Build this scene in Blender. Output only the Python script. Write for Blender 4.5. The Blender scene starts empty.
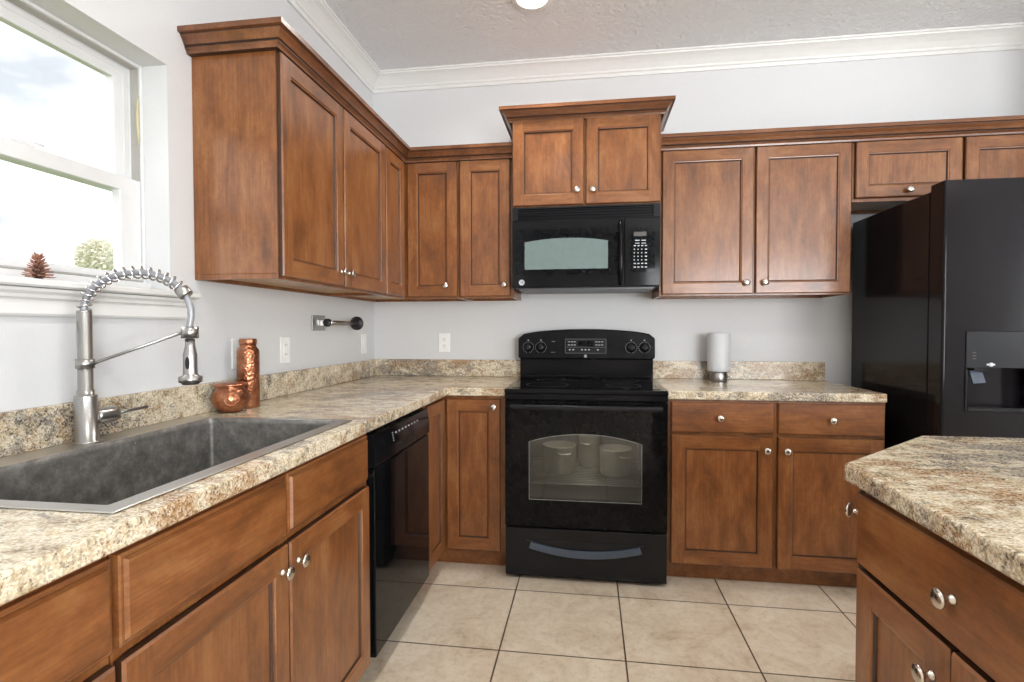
import bpy, bmesh, math, random
from mathutils import Vector, Matrix
random.seed(7)
S = bpy.context.scene
COL = S.collection
PI = math.pi

# ---------------------------------------------------------------- camera
cam_d = bpy.data.cameras.new('camera')
cam = bpy.data.objects.new('camera', cam_d)
COL.objects.link(cam)
cam_d.sensor_fit = 'HORIZONTAL'
cam_d.sensor_width = 36.0
cam_d.lens = 530.64 / 1024 * 36.0
cam_d.clip_start = 0.02
_yaw, _pit, _rol = 0.1433, -0.0234, -0.0018
F = Vector((-math.sin(_yaw) * math.cos(_pit), math.cos(_yaw) * math.cos(_pit), math.sin(_pit)))
R = Vector((math.cos(_yaw), math.sin(_yaw), 0))
U = R.cross(F)
R2 = R * math.cos(_rol) + U * math.sin(_rol)
U2 = U * math.cos(_rol) - R * math.sin(_rol)
M = Matrix((R2, U2, -F)).transposed().to_4x4()
M.translation = Vector((1.3368, -3.1887, 1.2055))
cam.matrix_world = M
S.camera = cam

# ---------------------------------------------------------------- view, sky, daylight
S.view_settings.view_transform = 'Standard'
S.view_settings.look = 'None'
S.view_settings.exposure = 0.03
S.view_settings.gamma = 1.0
S.view_settings.use_curve_mapping = False
S.cycles.use_denoising = True
S.cycles.max_bounces = 10
S.cycles.diffuse_bounces = 5
S.cycles.glossy_bounces = 5
S.cycles.transparent_max_bounces = 8
S.cycles.sample_clamp_indirect = 4.0
S.cycles.caustics_reflective = False
S.cycles.caustics_refractive = False

W = bpy.data.worlds.new('sky')
S.world = W
W.use_nodes = True
nt = W.node_tree
nt.nodes.clear()
_o = nt.nodes.new('ShaderNodeOutputWorld')
_b = nt.nodes.new('ShaderNodeBackground')
_tc = nt.nodes.new('ShaderNodeTexCoord')
_mp = nt.nodes.new('ShaderNodeMapping')
_mp.inputs['Scale'].default_value = (1, 1, 2.6)
_n = nt.nodes.new('ShaderNodeTexNoise')
_n.inputs['Scale'].default_value = 2.2
_n.inputs['Detail'].default_value = 6
_r = nt.nodes.new('ShaderNodeValToRGB')
_r.color_ramp.elements[0].position = 0.36
_r.color_ramp.elements[0].color = (0.43, 0.465, 0.50, 1)
_r.color_ramp.elements[1].position = 0.52
_r.color_ramp.elements[1].color = (1.0, 1.0, 1.0, 1)
nt.links.new(_tc.outputs['Generated'], _mp.inputs['Vector'])
nt.links.new(_mp.outputs[0], _n.inputs['Vector'])
nt.links.new(_n.outputs['Fac'], _r.inputs['Fac'])
nt.links.new(_r.outputs['Color'], _b.inputs['Color'])
_b.inputs['Strength'].default_value = 2.0
nt.links.new(_b.outputs[0], _o.inputs[0])

def area(name, loc, target, sx, sy, power, color=(1, 1, 1)):
    d = bpy.data.lights.new(name, 'AREA')
    d.shape = 'RECTANGLE'
    d.size, d.size_y, d.energy, d.color = sx, sy, power, color
    o = bpy.data.objects.new(name, d)
    COL.objects.link(o)
    o.location = loc
    o.rotation_euler = (Vector(target) - Vector(loc)).to_track_quat('-Z', 'Y').to_euler()
    return o

# added lamps: unseen above the sink window, at made-up patio door and side window
area('added_sky_lamp', (-1.7, -2.10, 3.5), (0.3, -2.10, 1.0), 1.8, 1.8, 75, (0.93, 0.97, 1.0))
_p = area('window_portal', (-0.19, -2.10, 1.70), (1.5, -2.10, 1.70), 0.90, 0.74, 1)
_p.data.cycles.is_portal = True
area('added_patio_lamp', (3.95, -6.35, 1.25), (2.4, 0, 2.9), 2.3, 2.0, 262, (0.94, 0.97, 1.0))
area('added_living_lamp', (5.85, -3.4, 1.55), (0, -2.4, 2.6), 2.2, 1.2, 42, (0.94, 0.97, 1.0))

# ---------------------------------------------------------------- material helpers
def srgb(r, g, b):
    def c(v):
        v /= 255.0
        return v / 12.92 if v <= 0.04045 else ((v + 0.055) / 1.055) ** 2.4
    return (c(r), c(g), c(b), 1)

def newmat(name):
    m = bpy.data.materials.new(name)
    m.use_nodes = True
    t = m.node_tree
    p = t.nodes['Principled BSDF']
    return m, t, p

def setp(p, **k):
    names = {'rough': 'Roughness', 'metal': 'Metallic', 'coat': 'Coat Weight', 'coat_r': 'Coat Roughness',
             'spec': 'Specular IOR Level', 'alpha': 'Alpha', 'ior': 'IOR', 'trans': 'Transmission Weight', 'aniso': 'Anisotropic'}
    for a, v in k.items():
        p.inputs[names[a]].default_value = v

def plain(name, col, rough=0.5, metal=0.0, noise=0.04, nscale=25, **k):
    """base colour with a faint procedural mottling"""
    m, t, p = newmat(name)
    tc = t.nodes.new('ShaderNodeTexCoord')
    n = t.nodes.new('ShaderNodeTexNoise')
    n.inputs['Scale'].default_value = nscale
    n.inputs['Detail'].default_value = 4
    t.links.new(tc.outputs['Object'], n.inputs['Vector'])
    r = t.nodes.new('ShaderNodeValToRGB')
    c = col
    r.color_ramp.elements[0].color = (c[0] * (1 - noise), c[1] * (1 - noise), c[2] * (1 - noise), 1)
    r.color_ramp.elements[1].color = (min(1, c[0] * (1 + noise)), min(1, c[1] * (1 + noise)), min(1, c[2] * (1 + noise)), 1)
    r.color_ramp.elements[0].position = 0.3
    r.color_ramp.elements[1].position = 0.7
    t.links.new(n.outputs['Fac'], r.inputs['Fac'])
    t.links.new(r.outputs['Color'], p.inputs['Base Color'])
    setp(p, rough=rough, metal=metal, **k)
    return m

def bump(t, p, src, strength, dist):
    b = t.nodes.new('ShaderNodeBump')
    b.inputs['Strength'].default_value = strength
    b.inputs['Distance'].default_value = dist
    t.links.new(src, b.inputs['Height'])
    t.links.new(b.outputs['Normal'], p.inputs['Normal'])

def ramp(t, src, stops):
    r = t.nodes.new('ShaderNodeValToRGB')
    e = r.color_ramp.elements
    while len(e) < len(stops):
        e.new(0.5)
    for i, (pos, c) in enumerate(stops):
        e[i].position = pos
        e[i].color = c
    t.links.new(src, r.inputs['Fac'])
    return r.outputs['Color']

def mixc(t, fac, a, b, mode='MIX'):
    m = t.nodes.new('ShaderNodeMix')
    m.data_type = 'RGBA'
    m.blend_type = mode
    for sock, v in ((m.inputs[0], fac), (m.inputs[6], a), (m.inputs[7], b)):
        if hasattr(v, 'is_output') or isinstance(v, bpy.types.NodeSocket):
            t.links.new(v, sock)
        else:
            sock.default_value = v
    return m.outputs[2]

def noise(t, vec, scale, detail=4, rough=0.5, dist=0.0):
    n = t.nodes.new('ShaderNodeTexNoise')
    n.inputs['Scale'].default_value = scale
    n.inputs['Detail'].default_value = detail
    n.inputs['Roughness'].default_value = rough
    n.inputs['Distortion'].default_value = dist
    t.links.new(vec, n.inputs['Vector'])
    return n.outputs['Fac']

def mapped(t, scale, offset_random=True):
    tc = t.nodes.new('ShaderNodeTexCoord')
    mp = t.nodes.new('ShaderNodeMapping')
    mp.inputs['Scale'].default_value = scale
    if offset_random:
        oi = t.nodes.new('ShaderNodeObjectInfo')
        ml = t.nodes.new('ShaderNodeMath')
        ml.operation = 'MULTIPLY'
        ml.inputs[1].default_value = 17.0
        t.links.new(oi.outputs['Random'], ml.inputs[0])
        ad = t.nodes.new('ShaderNodeVectorMath')
        ad.operation = 'ADD'
        t.links.new(tc.outputs['Object'], ad.inputs[0])
        t.links.new(ml.outputs[0], ad.inputs[1])
        t.links.new(ad.outputs[0], mp.inputs['Vector'])
    else:
        t.links.new(tc.outputs['Object'], mp.inputs['Vector'])
    return mp.outputs[0]

WOOD_DARK = srgb(92, 56, 30)
WOOD_MID = srgb(130, 80, 42)
WOOD_LITE = srgb(152, 105, 63)

def wood(name, axis, dark=WOOD_DARK, mid=WOOD_MID, lite=WOOD_LITE, rough=0.34):
    m, t, p = newmat(name)
    s = [1.0, 1.0, 1.0]
    s['xyz'.index(axis)] = 0.35
    v = mapped(t, s)
    cloud = noise(t, v, 12.0, 7, 0.68, 0.3)
    s2 = [1.0, 1.0, 1.0]
    s2['xyz'.index(axis)] = 0.035
    v2 = mapped(t, s2)
    grain = noise(t, v2, 150.0, 3, 0.6)
    v3 = mapped(t, (1, 1, 1))
    mott = noise(t, v3, 55.0, 6, 0.75)
    c = ramp(t, cloud, [(0.28, dark), (0.5, mid), (0.72, lite)])
    g = ramp(t, grain, [(0.35, (0.80, 0.77, 0.75, 1)), (0.6, (1.06, 1.06, 1.06, 1))])
    c = mixc(t, 0.75, c, g, 'MULTIPLY')
    q = ramp(t, mott, [(0.35, (0.86, 0.84, 0.83, 1)), (0.6, (1.05, 1.05, 1.05, 1))])
    c = mixc(t, 0.7, c, q, 'MULTIPLY')
    t.links.new(c, p.inputs['Base Color'])
    setp(p, rough=rough, coat=0.35, coat_r=0.16, spec=0.4)
    bump(t, p, grain, 0.08, 0.0006)
    return m

WZ, WX, WY = wood('stained_maple_upright', 'z'), wood('stained_maple_along_x', 'x'), wood('stained_maple_along_y', 'y')
GLAZE_SHADE = plain('dark_glaze_and_shade', srgb(58, 34, 20), 0.5)  # pigment in the grooves; also painted shade on door sides
CWX = wood('crown_maple_along_x', 'x', srgb(84, 50, 30), srgb(114, 71, 42), srgb(140, 92, 58), 0.3)
CWY = wood('crown_maple_along_y', 'y', srgb(84, 50, 30), srgb(114, 71, 42), srgb(140, 92, 58), 0.3)
NATURAL = wood('natural_maple_underside', 'y', srgb(150, 112, 70), srgb(186, 146, 98), srgb(205, 168, 118), 0.55)
WOODS = {'x': WX, 'y': WY, 'z': WZ}

def stone(name):
    m, t, p = newmat(name)
    v = mapped(t, (0.6, 1.0, 1.0), False)
    iso = mapped(t, (1, 1, 1), False)
    def shifted(vec, off):
        q = t.nodes.new('ShaderNodeVectorMath'); q.operation = 'ADD'
        q.inputs[1].default_value = off
        t.links.new(vec, q.inputs[0])
        return q.outputs[0]
    K = lambda x: (x, x, x, 1)
    def add(u, w, k):
        q = t.nodes.new('ShaderNodeMath'); q.operation = 'MULTIPLY_ADD'
        q.inputs[1].default_value = k
        t.links.new(w, q.inputs[0]); t.links.new(u, q.inputs[2])
        return q.outputs[0]
    zone = noise(t, iso, 2.6, 3, 0.5)               # broad drift from golden to grey areas
    zone2 = noise(t, shifted(iso, (4.4, 1.3, 6.1)), 2.2, 3, 0.5)
    c = ramp(t, noise(t, v, 22, 9, 0.76, 0.2), [
        (0.34, srgb(78, 68, 58)), (0.40, srgb(150, 130, 100)), (0.47, srgb(206, 192, 164)),
        (0.57, srgb(234, 225, 204)), (0.64, srgb(214, 190, 148)), (0.72, srgb(150, 112, 64))])
    rust = ramp(t, add(noise(t, shifted(v, (3.1, 8.2, 1.7)), 11, 10, 0.82, 0.2), zone, .55), [(0.80, K(0)), (0.83, K(.75)), (0.90, K(.95))])
    c = mixc(t, rust, c, srgb(146, 100, 52))
    grey = ramp(t, add(noise(t, shifted(v, (5.3, 2.1, 7.7)), 12.0, 10, 0.84, 0.15), zone2, .5), [(0.775, K(0)), (0.81, K(.75)), (0.90, K(.95))])
    c = mixc(t, grey, c, srgb(76, 76, 82))
    # crystals: small hard-edged grains of cream, tan, charcoal
    vo = t.nodes.new('ShaderNodeTexVoronoi')
    vo.inputs['Scale'].default_value = 270
    wn = t.nodes.new('ShaderNodeTexNoise'); wn.inputs['Scale'].default_value = 120; wn.inputs['Detail'].default_value = 2
    t.links.new(iso, wn.inputs['Vector'])
    sc = t.nodes.new('ShaderNodeVectorMath'); sc.operation = 'MULTIPLY_ADD'
    sc.inputs[1].default_value = (.008, .008, .008)
    t.links.new(wn.outputs['Color'], sc.inputs[0]); t.links.new(iso, sc.inputs[2])
    t.links.new(sc.outputs[0], vo.inputs['Vector'])
    sp = t.nodes.new('ShaderNodeSeparateColor')
    t.links.new(vo.outputs['Color'], sp.inputs[0])
    cr = ramp(t, sp.outputs[0], [(0.0, srgb(40, 38, 40)), (0.15, srgb(60, 56, 54)), (0.18, srgb(132, 108, 76)), (0.40, srgb(182, 158, 120)), (0.65, srgb(212, 198, 170)), (0.9, srgb(242, 234, 216))])
    c = mixc(t, 0.40, c, cr)
    fl = ramp(t, add(noise(t, iso, 130, 4, 0.65), zone2, -.25), [(0.19, K(.95)), (0.25, K(0))])
    c = mixc(t, fl, c, srgb(42, 38, 40))
    t.links.new(c, p.inputs['Base Color'])
    setp(p, rough=0.20, coat=0.1, coat_r=0.12)
    return m

STONE = stone('speckled_granite_laminate')

BLACK = plain('black_gloss_enamel', srgb(17, 17, 19), 0.10, noise=0.1, spec=0.16)
BLACKG = plain('black_glass', srgb(11, 12, 14), 0.04, noise=0.05, spec=0.14)
BLACKM = plain('black_matte_plastic', srgb(22, 22, 24), 0.45)
BLACKP = plain('black_satin_plastic', srgb(24, 25, 28), 0.22, spec=0.25)
FRIDGE = plain('black_smooth_fridge_steel', srgb(26, 24, 26), 0.12, noise=0.08, spec=0.16)
GREYP = plain('blue_grey_plastic', srgb(70, 82, 98), 0.4)
LETTER = plain('pale_printing', srgb(196, 200, 206), 0.5)
STEELDK = plain('dim_display', srgb(70, 66, 62), 0.25)
NICKEL = plain('satin_nickel', srgb(206, 200, 190), 0.24, 1.0)
CHROME = plain('chrome', srgb(220, 220, 222), 0.12, 1.0)
WHITEP = plain('white_plastic', srgb(238, 238, 236), 0.35)
VINYL = plain('white_vinyl', srgb(218, 219, 219), 0.4, noise=0.015)
TRIMW = plain('white_trim_paint', srgb(226, 226, 224), 0.4, noise=0.015)

def brushed(name, col, axis, rough=0.32):
    m, t, p = newmat(name)
    s = [1.0, 1.0, 1.0]
    s['xyz'.index(axis)] = 0.02
    v = mapped(t, s, False)
    g = noise(t, v, 420, 3, 0.6)
    cl = noise(t, mapped(t, (1, 1, 1), False), 9, 5, 0.7)
    c = ramp(t, g, [(0.3, tuple(x * 0.86 for x in col[:3]) + (1,)), (0.7, col)])
    t.links.new(c, p.inputs['Base Color'])
    r = t.nodes.new('ShaderNodeMapRange')
    r.inputs['To Min'].default_value = rough - 0.06
    r.inputs['To Max'].default_value = rough + 0.10
    t.links.new(cl, r.inputs['Value'])
    t.links.new(r.outputs[0], p.inputs['Roughness'])
    setp(p, metal=1.0)
    bump(t, p, g, 0.06, 0.0004)
    return m

BRUSHED = brushed('brushed_nickel', srgb(172, 171, 168), 'x', 0.28)
STEEL = brushed('brushed_sink_steel', srgb(206, 203, 198), 'y', 0.34)

def sinkbowl():
    m, t, p = newmat('worn_sink_bowl_steel')
    v = mapped(t, (1, 1, 1), False)
    a = noise(t, v, 26, 8, 0.75, 0.0)
    c = ramp(t, a, [(0.36, srgb(104, 102, 99)), (0.52, srgb(130, 128, 124)), (0.68, srgb(160, 158, 153))])
    vo = t.nodes.new('ShaderNodeTexVoronoi')
    vo.inputs['Scale'].default_value = 34
    t.links.new(v, vo.inputs['Vector'])
    d = ramp(t, vo.outputs['Distance'], [(0.045, (1, 1, 1, 1)), (0.085, (0, 0, 0, 1))])
    sel = ramp(t, noise(t, v, 14, 2), [(0.52, (0, 0, 0, 1)), (0.58, (0.55, 0.55, 0.55, 1))])
    f = mixc(t, 1.0, d, sel, 'MULTIPLY')
    c = mixc(t, f, c, srgb(232, 230, 226))
    t.links.new(c, p.inputs['Base Color'])
    setp(p, rough=0.5, metal=0.6)
    return m
BOWL = sinkbowl()

def copper(name, bumpy):
    m, t, p = newmat(name)
    v = mapped(t, (1, 1, 1), False)
    a = noise(t, v, 22, 5, 0.6)
    c = ramp(t, a, [(0.3, srgb(122, 76, 54)), (0.55, srgb(182, 122, 92)), (0.75, srgb(214, 158, 128))])
    t.links.new(c, p.inputs['Base Color'])
    setp(p, rough=0.32, metal=1.0)
    vo = t.nodes.new('ShaderNodeTexVoronoi')
    vo.inputs['Scale'].default_value = 105 if bumpy else 90
    t.links.new(v, vo.inputs['Vector'])
    bump(t, p, vo.outputs['Distance'], 0.6 if bumpy else 0.35, 0.003)
    return m
COPPER = copper('hammered_copper', True)
COPPER2 = copper('embossed_copper', False)

def wallmat(name, col, scale, strength, dist, rough=0.7):
    m, t, p = newmat(name)
    v = mapped(t, (1, 1, 1), False)
    a = noise(t, v, scale, 5, 0.6, 0.6)
    c = ramp(t, a, [(0.3, tuple(x * 0.975 for x in col[:3]) + (1,)), (0.7, col)])
    t.links.new(c, p.inputs['Base Color'])
    setp(p, rough=rough)
    bump(t, p, a, strength, dist)
    return m
WALLM = wallmat('pale_grey_wall_paint', srgb(214, 215, 216), 60, 0.06, 0.002)
CEILM = wallmat('textured_ceiling_paint', srgb(240, 241, 243), 42, 1.0, 0.02, 0.85)

def floormat():
    m, t, p = newmat('beige_ceramic_tile')
    tc = t.nodes.new('ShaderNodeTexCoord')
    mp = t.nodes.new('ShaderNodeMapping')
    mp.inputs['Location'].default_value = (-1.007 + 4 * .4655 , 0.79 + 4 * .465, 0)
    t.links.new(tc.outputs['Object'], mp.inputs['Vector'])
    br = t.nodes.new('ShaderNodeTexBrick')
    br.offset = 0
    br.squash = 1
    br.inputs['Scale'].default_value = 1.0
    br.inputs['Brick Width'].default_value = 0.4655
    br.inputs['Row Height'].default_value = 0.465
    br.inputs['Mortar Size'].default_value = 0.0032
    br.inputs['Mortar Smooth'].default_value = 0.1
    br.inputs['Bias'].default_value = 0
    br.inputs['Color1'].default_value = (0.93, 0.93, 0.93, 1)
    br.inputs['Color2'].default_value = (1, 1, 1, 1)
    br.inputs['Mortar'].default_value = (0, 0, 0, 1)
    t.links.new(mp.outputs[0], br.inputs['Vector'])
    v = tc.outputs['Object']
    a = ramp(t, noise(t, v, 5.5, 9, 0.72, 0.8), [(0.30, srgb(188, 166, 138)), (0.42, srgb(214, 197, 174)), (0.56, srgb(226, 212, 191)), (0.72, srgb(234, 223, 206))])
    b = ramp(t, noise(t, v, 38, 6, 0.75), [(0.38, (0.84, 0.78, 0.72, 1)), (0.50, (1, 1, 1, 1))])
    c = mixc(t, 0.7, a, b, 'MULTIPLY')
    c = mixc(t, 1.0, c, br.outputs['Color'], 'MULTIPLY')
    c = mixc(t, br.outputs['Fac'], c, srgb(82, 66, 52))
    t.links.new(c, p.inputs['Base Color'])
    setp(p, rough=0.33)
    inv = t.nodes.new('ShaderNodeMath')
    inv.operation = 'SUBTRACT'
    inv.inputs[0].default_value = 1
    t.links.new(br.outputs['Fac'], inv.inputs[1])
    bump(t, p, inv.outputs[0], 0.6, 0.003)
    return m
FLOORM = floormat()

def glassmat(name, tint=(1, 1, 1, 1), refl=0.04, rough=0.0):
    m = bpy.data.materials.new(name)
    m.use_nodes = True
    t = m.node_tree
    t.nodes.clear()
    o = t.nodes.new('ShaderNodeOutputMaterial')
    mx = t.nodes.new('ShaderNodeMixShader')
    tr = t.nodes.new('ShaderNodeBsdfTransparent')
    tr.inputs['Color'].default_value = tint
    gl = t.nodes.new('ShaderNodeBsdfGlossy')
    gl.inputs['Roughness'].default_value = rough
    lw = t.nodes.new('ShaderNodeLayerWeight')
    lw.inputs['Blend'].default_value = 0.5
    pw = t.nodes.new('ShaderNodeMath'); pw.operation = 'POWER'; pw.inputs[1].default_value = 4.0
    t.links.new(lw.outputs['Facing'], pw.inputs[0])
    ad = t.nodes.new('ShaderNodeMath'); ad.operation = 'MULTIPLY_ADD'
    ad.inputs[1].default_value = 0.7; ad.inputs[2].default_value = refl
    t.links.new(pw.outputs[0], ad.inputs[0])
    t.links.new(ad.outputs[0], mx.inputs[0])
    t.links.new(tr.outputs[0], mx.inputs[1])
    t.links.new(gl.outputs[0], mx.inputs[2])
    t.links.new(mx.outputs[0], o.inputs[0])
    return m
GLASS = glassmat('window_glass', refl=0.04)
OVENGLASS = glassmat('tinted_oven_glass', (0.62, 0.63, 0.60, 1), refl=0.06, rough=0.02)
MWGLASS = plain('mesh_and_reflection_microwave_window', srgb(108, 124, 122), 0.10, noise=0.05, spec=0.55)  # grey mesh, with the pale room reflection put into its colour

def frosted():
    m, t, p = newmat('frosted_glass')
    v = mapped(t, (1, 1, 1), False)
    a = noise(t, v, 300, 3, 0.6)
    c = ramp(t, a, [(0.3, srgb(212, 215, 219)), (0.7, srgb(226, 228, 231))])
    t.links.new(c, p.inputs['Base Color'])
    setp(p, rough=0.5, trans=0.12)
    bump(t, p, a, 0.3, 0.001)
    return m
FROST = frosted()

def emis(name, col, s):
    m, t, p = newmat(name)
    p.inputs['Base Color'].default_value = col
    p.inputs['Emission Color'].default_value = col
    p.inputs['Emission Strength'].default_value = s
    return m
LENS = emis('lit_lamp_lens', (1, 0.98, 0.94, 1), 6.0)

# ---------------------------------------------------------------- mesh builder
class MB:
    def __init__(s):
        s.v, s.f, s.m, s.sm = [], [], [], []
    def add(s, vs, fs, mat=0, smooth=False):
        b = len(s.v)
        s.v += [Vector(x) for x in vs]
        for f in fs:
            s.f.append([b + i for i in f])
            s.m.append(mat)
            s.sm.append(smooth)
        return s
    def box(s, a, b, mat=0):
        x0, x1 = sorted((a[0], b[0])); y0, y1 = sorted((a[1], b[1])); z0, z1 = sorted((a[2], b[2]))
        vs = [(x0, y0, z0), (x1, y0, z0), (x1, y1, z0), (x0, y1, z0), (x0, y0, z1), (x1, y0, z1), (x1, y1, z1), (x0, y1, z1)]
        return s.add(vs, [(0, 3, 2, 1), (4, 5, 6, 7), (0, 1, 5, 4), (1, 2, 6, 5), (2, 3, 7, 6), (3, 0, 4, 7)], mat)
    def prism(s, poly, fr, t0, t1, mat=0, smooth=False):
        """poly in (a, b) mapped by fr(a, b, t); closed solid"""
        n = len(poly)
        vs = [fr(a, b, t0) for a, b in poly] + [fr(a, b, t1) for a, b in poly]
        s.add(vs, [list(range(n))[::-1], list(range(n, 2 * n))], mat)
        b0 = len(s.v) - 2 * n
        for i in range(n):
            j = (i + 1) % n
            s.f.append([b0 + i, b0 + j, b0 + n + j, b0 + n + i]); s.m.append(mat); s.sm.append(smooth)
        return s
    def lathe(s, prof, c=(0, 0, 0), axis=(0, 0, 1), n=32, mat=0, smooth=True):
        ax = Vector(axis).normalized()
        u = ax.orthogonal().normalized()
        w = ax.cross(u)
        c = Vector(c)
        vs, fs, idx = [], [], []
        for r, h in prof:
            if r < 1e-6:
                idx.append([len(vs)] * n); vs.append(c + ax * h)
            else:
                st = len(vs); idx.append([st + k for k in range(n)])
                for k in range(n):
                    a = 2 * PI * k / n
                    vs.append(c + ax * h + (u * math.cos(a) + w * math.sin(a)) * r)
        for i in range(len(prof) - 1):
            A, B = idx[i], idx[i + 1]
            for k in range(n):
                j = (k + 1) % n
                q = []
                for x in (A[k], A[j], B[j], B[k]):
                    if x not in q: q.append(x)
                if len(q) >= 3: fs.append(q)
        return s.add(vs, fs, mat, smooth)
    def tube(s, pts, r, n=10, mat=0, caps=True):
        pts = [Vector(p) for p in pts]
        rr = r if isinstance(r, (list, tuple)) else [r] * len(pts)
        rings = []
        d0 = (pts[1] - pts[0]).normalized()
        u = d0.orthogonal().normalized()
        vs, fs = [], []
        for i, p in enumerate(pts):
            d = (pts[min(i + 1, len(pts) - 1)] - pts[max(i - 1, 0)]).normalized()
            u = (u - d * u.dot(d)).normalized()
            w = d.cross(u)
            rings.append(len(vs))
            for k in range(n):
                a = 2 * PI * k / n
                vs.append(p + (u * math.cos(a) + w * math.sin(a)) * rr[i])
        for i in range(len(pts) - 1):
            for k in range(n):
                j = (k + 1) % n
                fs.append((rings[i] + k, rings[i] + j, rings[i + 1] + j, rings[i + 1] + k))
        s.add(vs, fs, mat, True)
        if caps:
            b = len(s.v) - len(vs)
            s.f.append([b + k for k in range(n)][::-1]); s.m.append(mat); s.sm.append(False)
            s.f.append([b + rings[-1] + k for k in range(n)]); s.m.append(mat); s.sm.append(False)
        return s
    def build(s, name, mats, parent=None, origin=None, bevel=0, seg=2, smooth_all=False):
        """link as one mesh; coordinates are world coordinates"""
        if not isinstance(mats, (list, tuple)): mats = [mats]
        og = Vector(origin) if origin is not None else (root_of(parent) if parent else Vector((0, 0, 0)))
        me = bpy.data.meshes.new(name)
        me.from_pydata([v - og for v in s.v], [], s.f)
        for m in mats: me.materials.append(m)
        for i, pl in enumerate(me.polygons):
            pl.material_index = min(s.m[i], len(mats) - 1)
            pl.use_smooth = s.sm[i] or smooth_all
        bm = bmesh.new(); bm.from_mesh(me)
        bmesh.ops.recalc_face_normals(bm, faces=bm.faces)
        bm.to_mesh(me); bm.free()
        o = bpy.data.objects.new(name, me)
        COL.objects.link(o)
        if parent: o.parent = parent
        else: o.location = og
        if bevel:
            b = o.modifiers.new('bevel', 'BEVEL')
            b.width, b.segments, b.limit_method, b.angle_limit = bevel, seg, 'ANGLE', math.radians(40)
            b.harden_normals = False
        return o

def each_box(mb, name, mat, parent):
    """every eight-corner piece of mb becomes a part of its own"""
    for i in range(len(mb.v) // 8):
        q = MB()
        q.add(mb.v[8 * i:8 * i + 8], [[k - 8 * i for k in f] for f in mb.f[6 * i:6 * i + 6]])
        q.build(name, mat, parent)

def root_of(o):
    while o.parent: o = o.parent
    return Vector(o.location)

def thing(name, label, cat, loc, group=None):
    o = bpy.data.objects.new(name, None)
    COL.objects.link(o)
    o.empty_display_size = 0.05
    o.location = loc
    o['label'] = label; o['category'] = cat
    if group: o['group'] = group
    return o
def tag(o, label, cat, group=None):
    o['label'] = label; o['category'] = cat
    if group: o['group'] = group
    return o
def struct(o):
    o['kind'] = 'structure'
    return o

def cells(us, vs, solid, fr, t0, t1):
    """slab made of grid cells with holes; fr(u, v, t) -> point"""
    mb = MB()
    nu, nv = len(us) - 1, len(vs) - 1
    g = {}
    def V(i, j, t):
        k = (i, j, t)
        if k not in g:
            g[k] = len(mb.v); mb.v.append(Vector(fr(us[i], vs[j], t0 if t == 0 else t1)))
        return g[k]
    def S_(i, j): return 0 <= i < nu and 0 <= j < nv and solid(i, j)
    def F_(q): mb.f.append(q); mb.m.append(0); mb.sm.append(False)
    for i in range(nu):
        for j in range(nv):
            if not S_(i, j): continue
            F_([V(i, j, 1), V(i + 1, j, 1), V(i + 1, j + 1, 1), V(i, j + 1, 1)])
            F_([V(i, j, 0), V(i, j + 1, 0), V(i + 1, j + 1, 0), V(i + 1, j, 0)])
            if not S_(i - 1, j): F_([V(i, j, 0), V(i, j, 1), V(i, j + 1, 1), V(i, j + 1, 0)])
            if not S_(i + 1, j): F_([V(i + 1, j, 0), V(i + 1, j + 1, 0), V(i + 1, j + 1, 1), V(i + 1, j, 1)])
            if not S_(i, j - 1): F_([V(i, j, 0), V(i + 1, j, 0), V(i + 1, j, 1), V(i, j, 1)])
            if not S_(i, j + 1): F_([V(i, j + 1, 0), V(i, j + 1, 1), V(i + 1, j + 1, 1), V(i + 1, j + 1, 0)])
    return mb

def sweep(path, prof, z0, side=1, dark=()):
    """mitred moulding: path of (x, y), profile of (out, height); out is to the left of travel * side"""
    mb = MB()
    P = [Vector((a, b)) for a, b in path]
    offs = []
    for i, p in enumerate(P):
        ns = []
        if i > 0:
            d = (P[i] - P[i - 1]).normalized(); ns.append(Vector((-d.y, d.x)) * side)
        if i < len(P) - 1:
            d = (P[i + 1] - P[i]).normalized(); ns.append(Vector((-d.y, d.x)) * side)
        if len(ns) == 1: offs.append(ns[0])
        else:
            s_ = ns[0] + ns[1]
            offs.append(s_ / (1 + ns[0].dot(ns[1])))
    n = len(prof)
    vs = []
    for p, o in zip(P, offs):
        for a, h in prof:
            q = p + o * a
            vs.append((q.x, q.y, z0 + h))
    fs = []
    for i in range(len(P) - 1):
        for k in range(n):
            j = (k + 1) % n
            fs.append((i * n + k, i * n + j, (i + 1) * n + j, (i + 1) * n + k))
    fs.append(list(range(n))); fs.append([(len(P) - 1) * n + k for k in range(n)][::-1])
    mb.add(vs, fs)
    for i in range(len(P) - 1):
        for k in dark: mb.m[i * n + k] = 1
    return mb

# ---------------------------------------------------------------- room shell
RZ = 2.77
mb = MB().box((0, 0, -0.10), (6.0, -6.5, 0))
struct(mb.build('floor', FLOORM))
mb = MB().box((-0.16, 0.16, RZ), (6.16, -6.66, RZ + 0.1))
struct(mb.build('ceiling', CEILM))
# left wall with the window opening over the sink
WY0, WY1, WZ0, WZ1 = -2.565, -1.646, 1.300, 2.051
ys = [-6.5, WY0, WY1, 0.0]; zs = [0, WZ0, WZ1, RZ]
struct(cells(ys, zs, lambda i, j: not (i == 1 and j == 1), lambda u, v, t: (t, u, v), -0.16, 0).build('wall_left', WALLM))
struct(MB().box((-0.16, 0, 0), (6.16, 0.16, RZ)).build('wall_back', WALLM))
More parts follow.
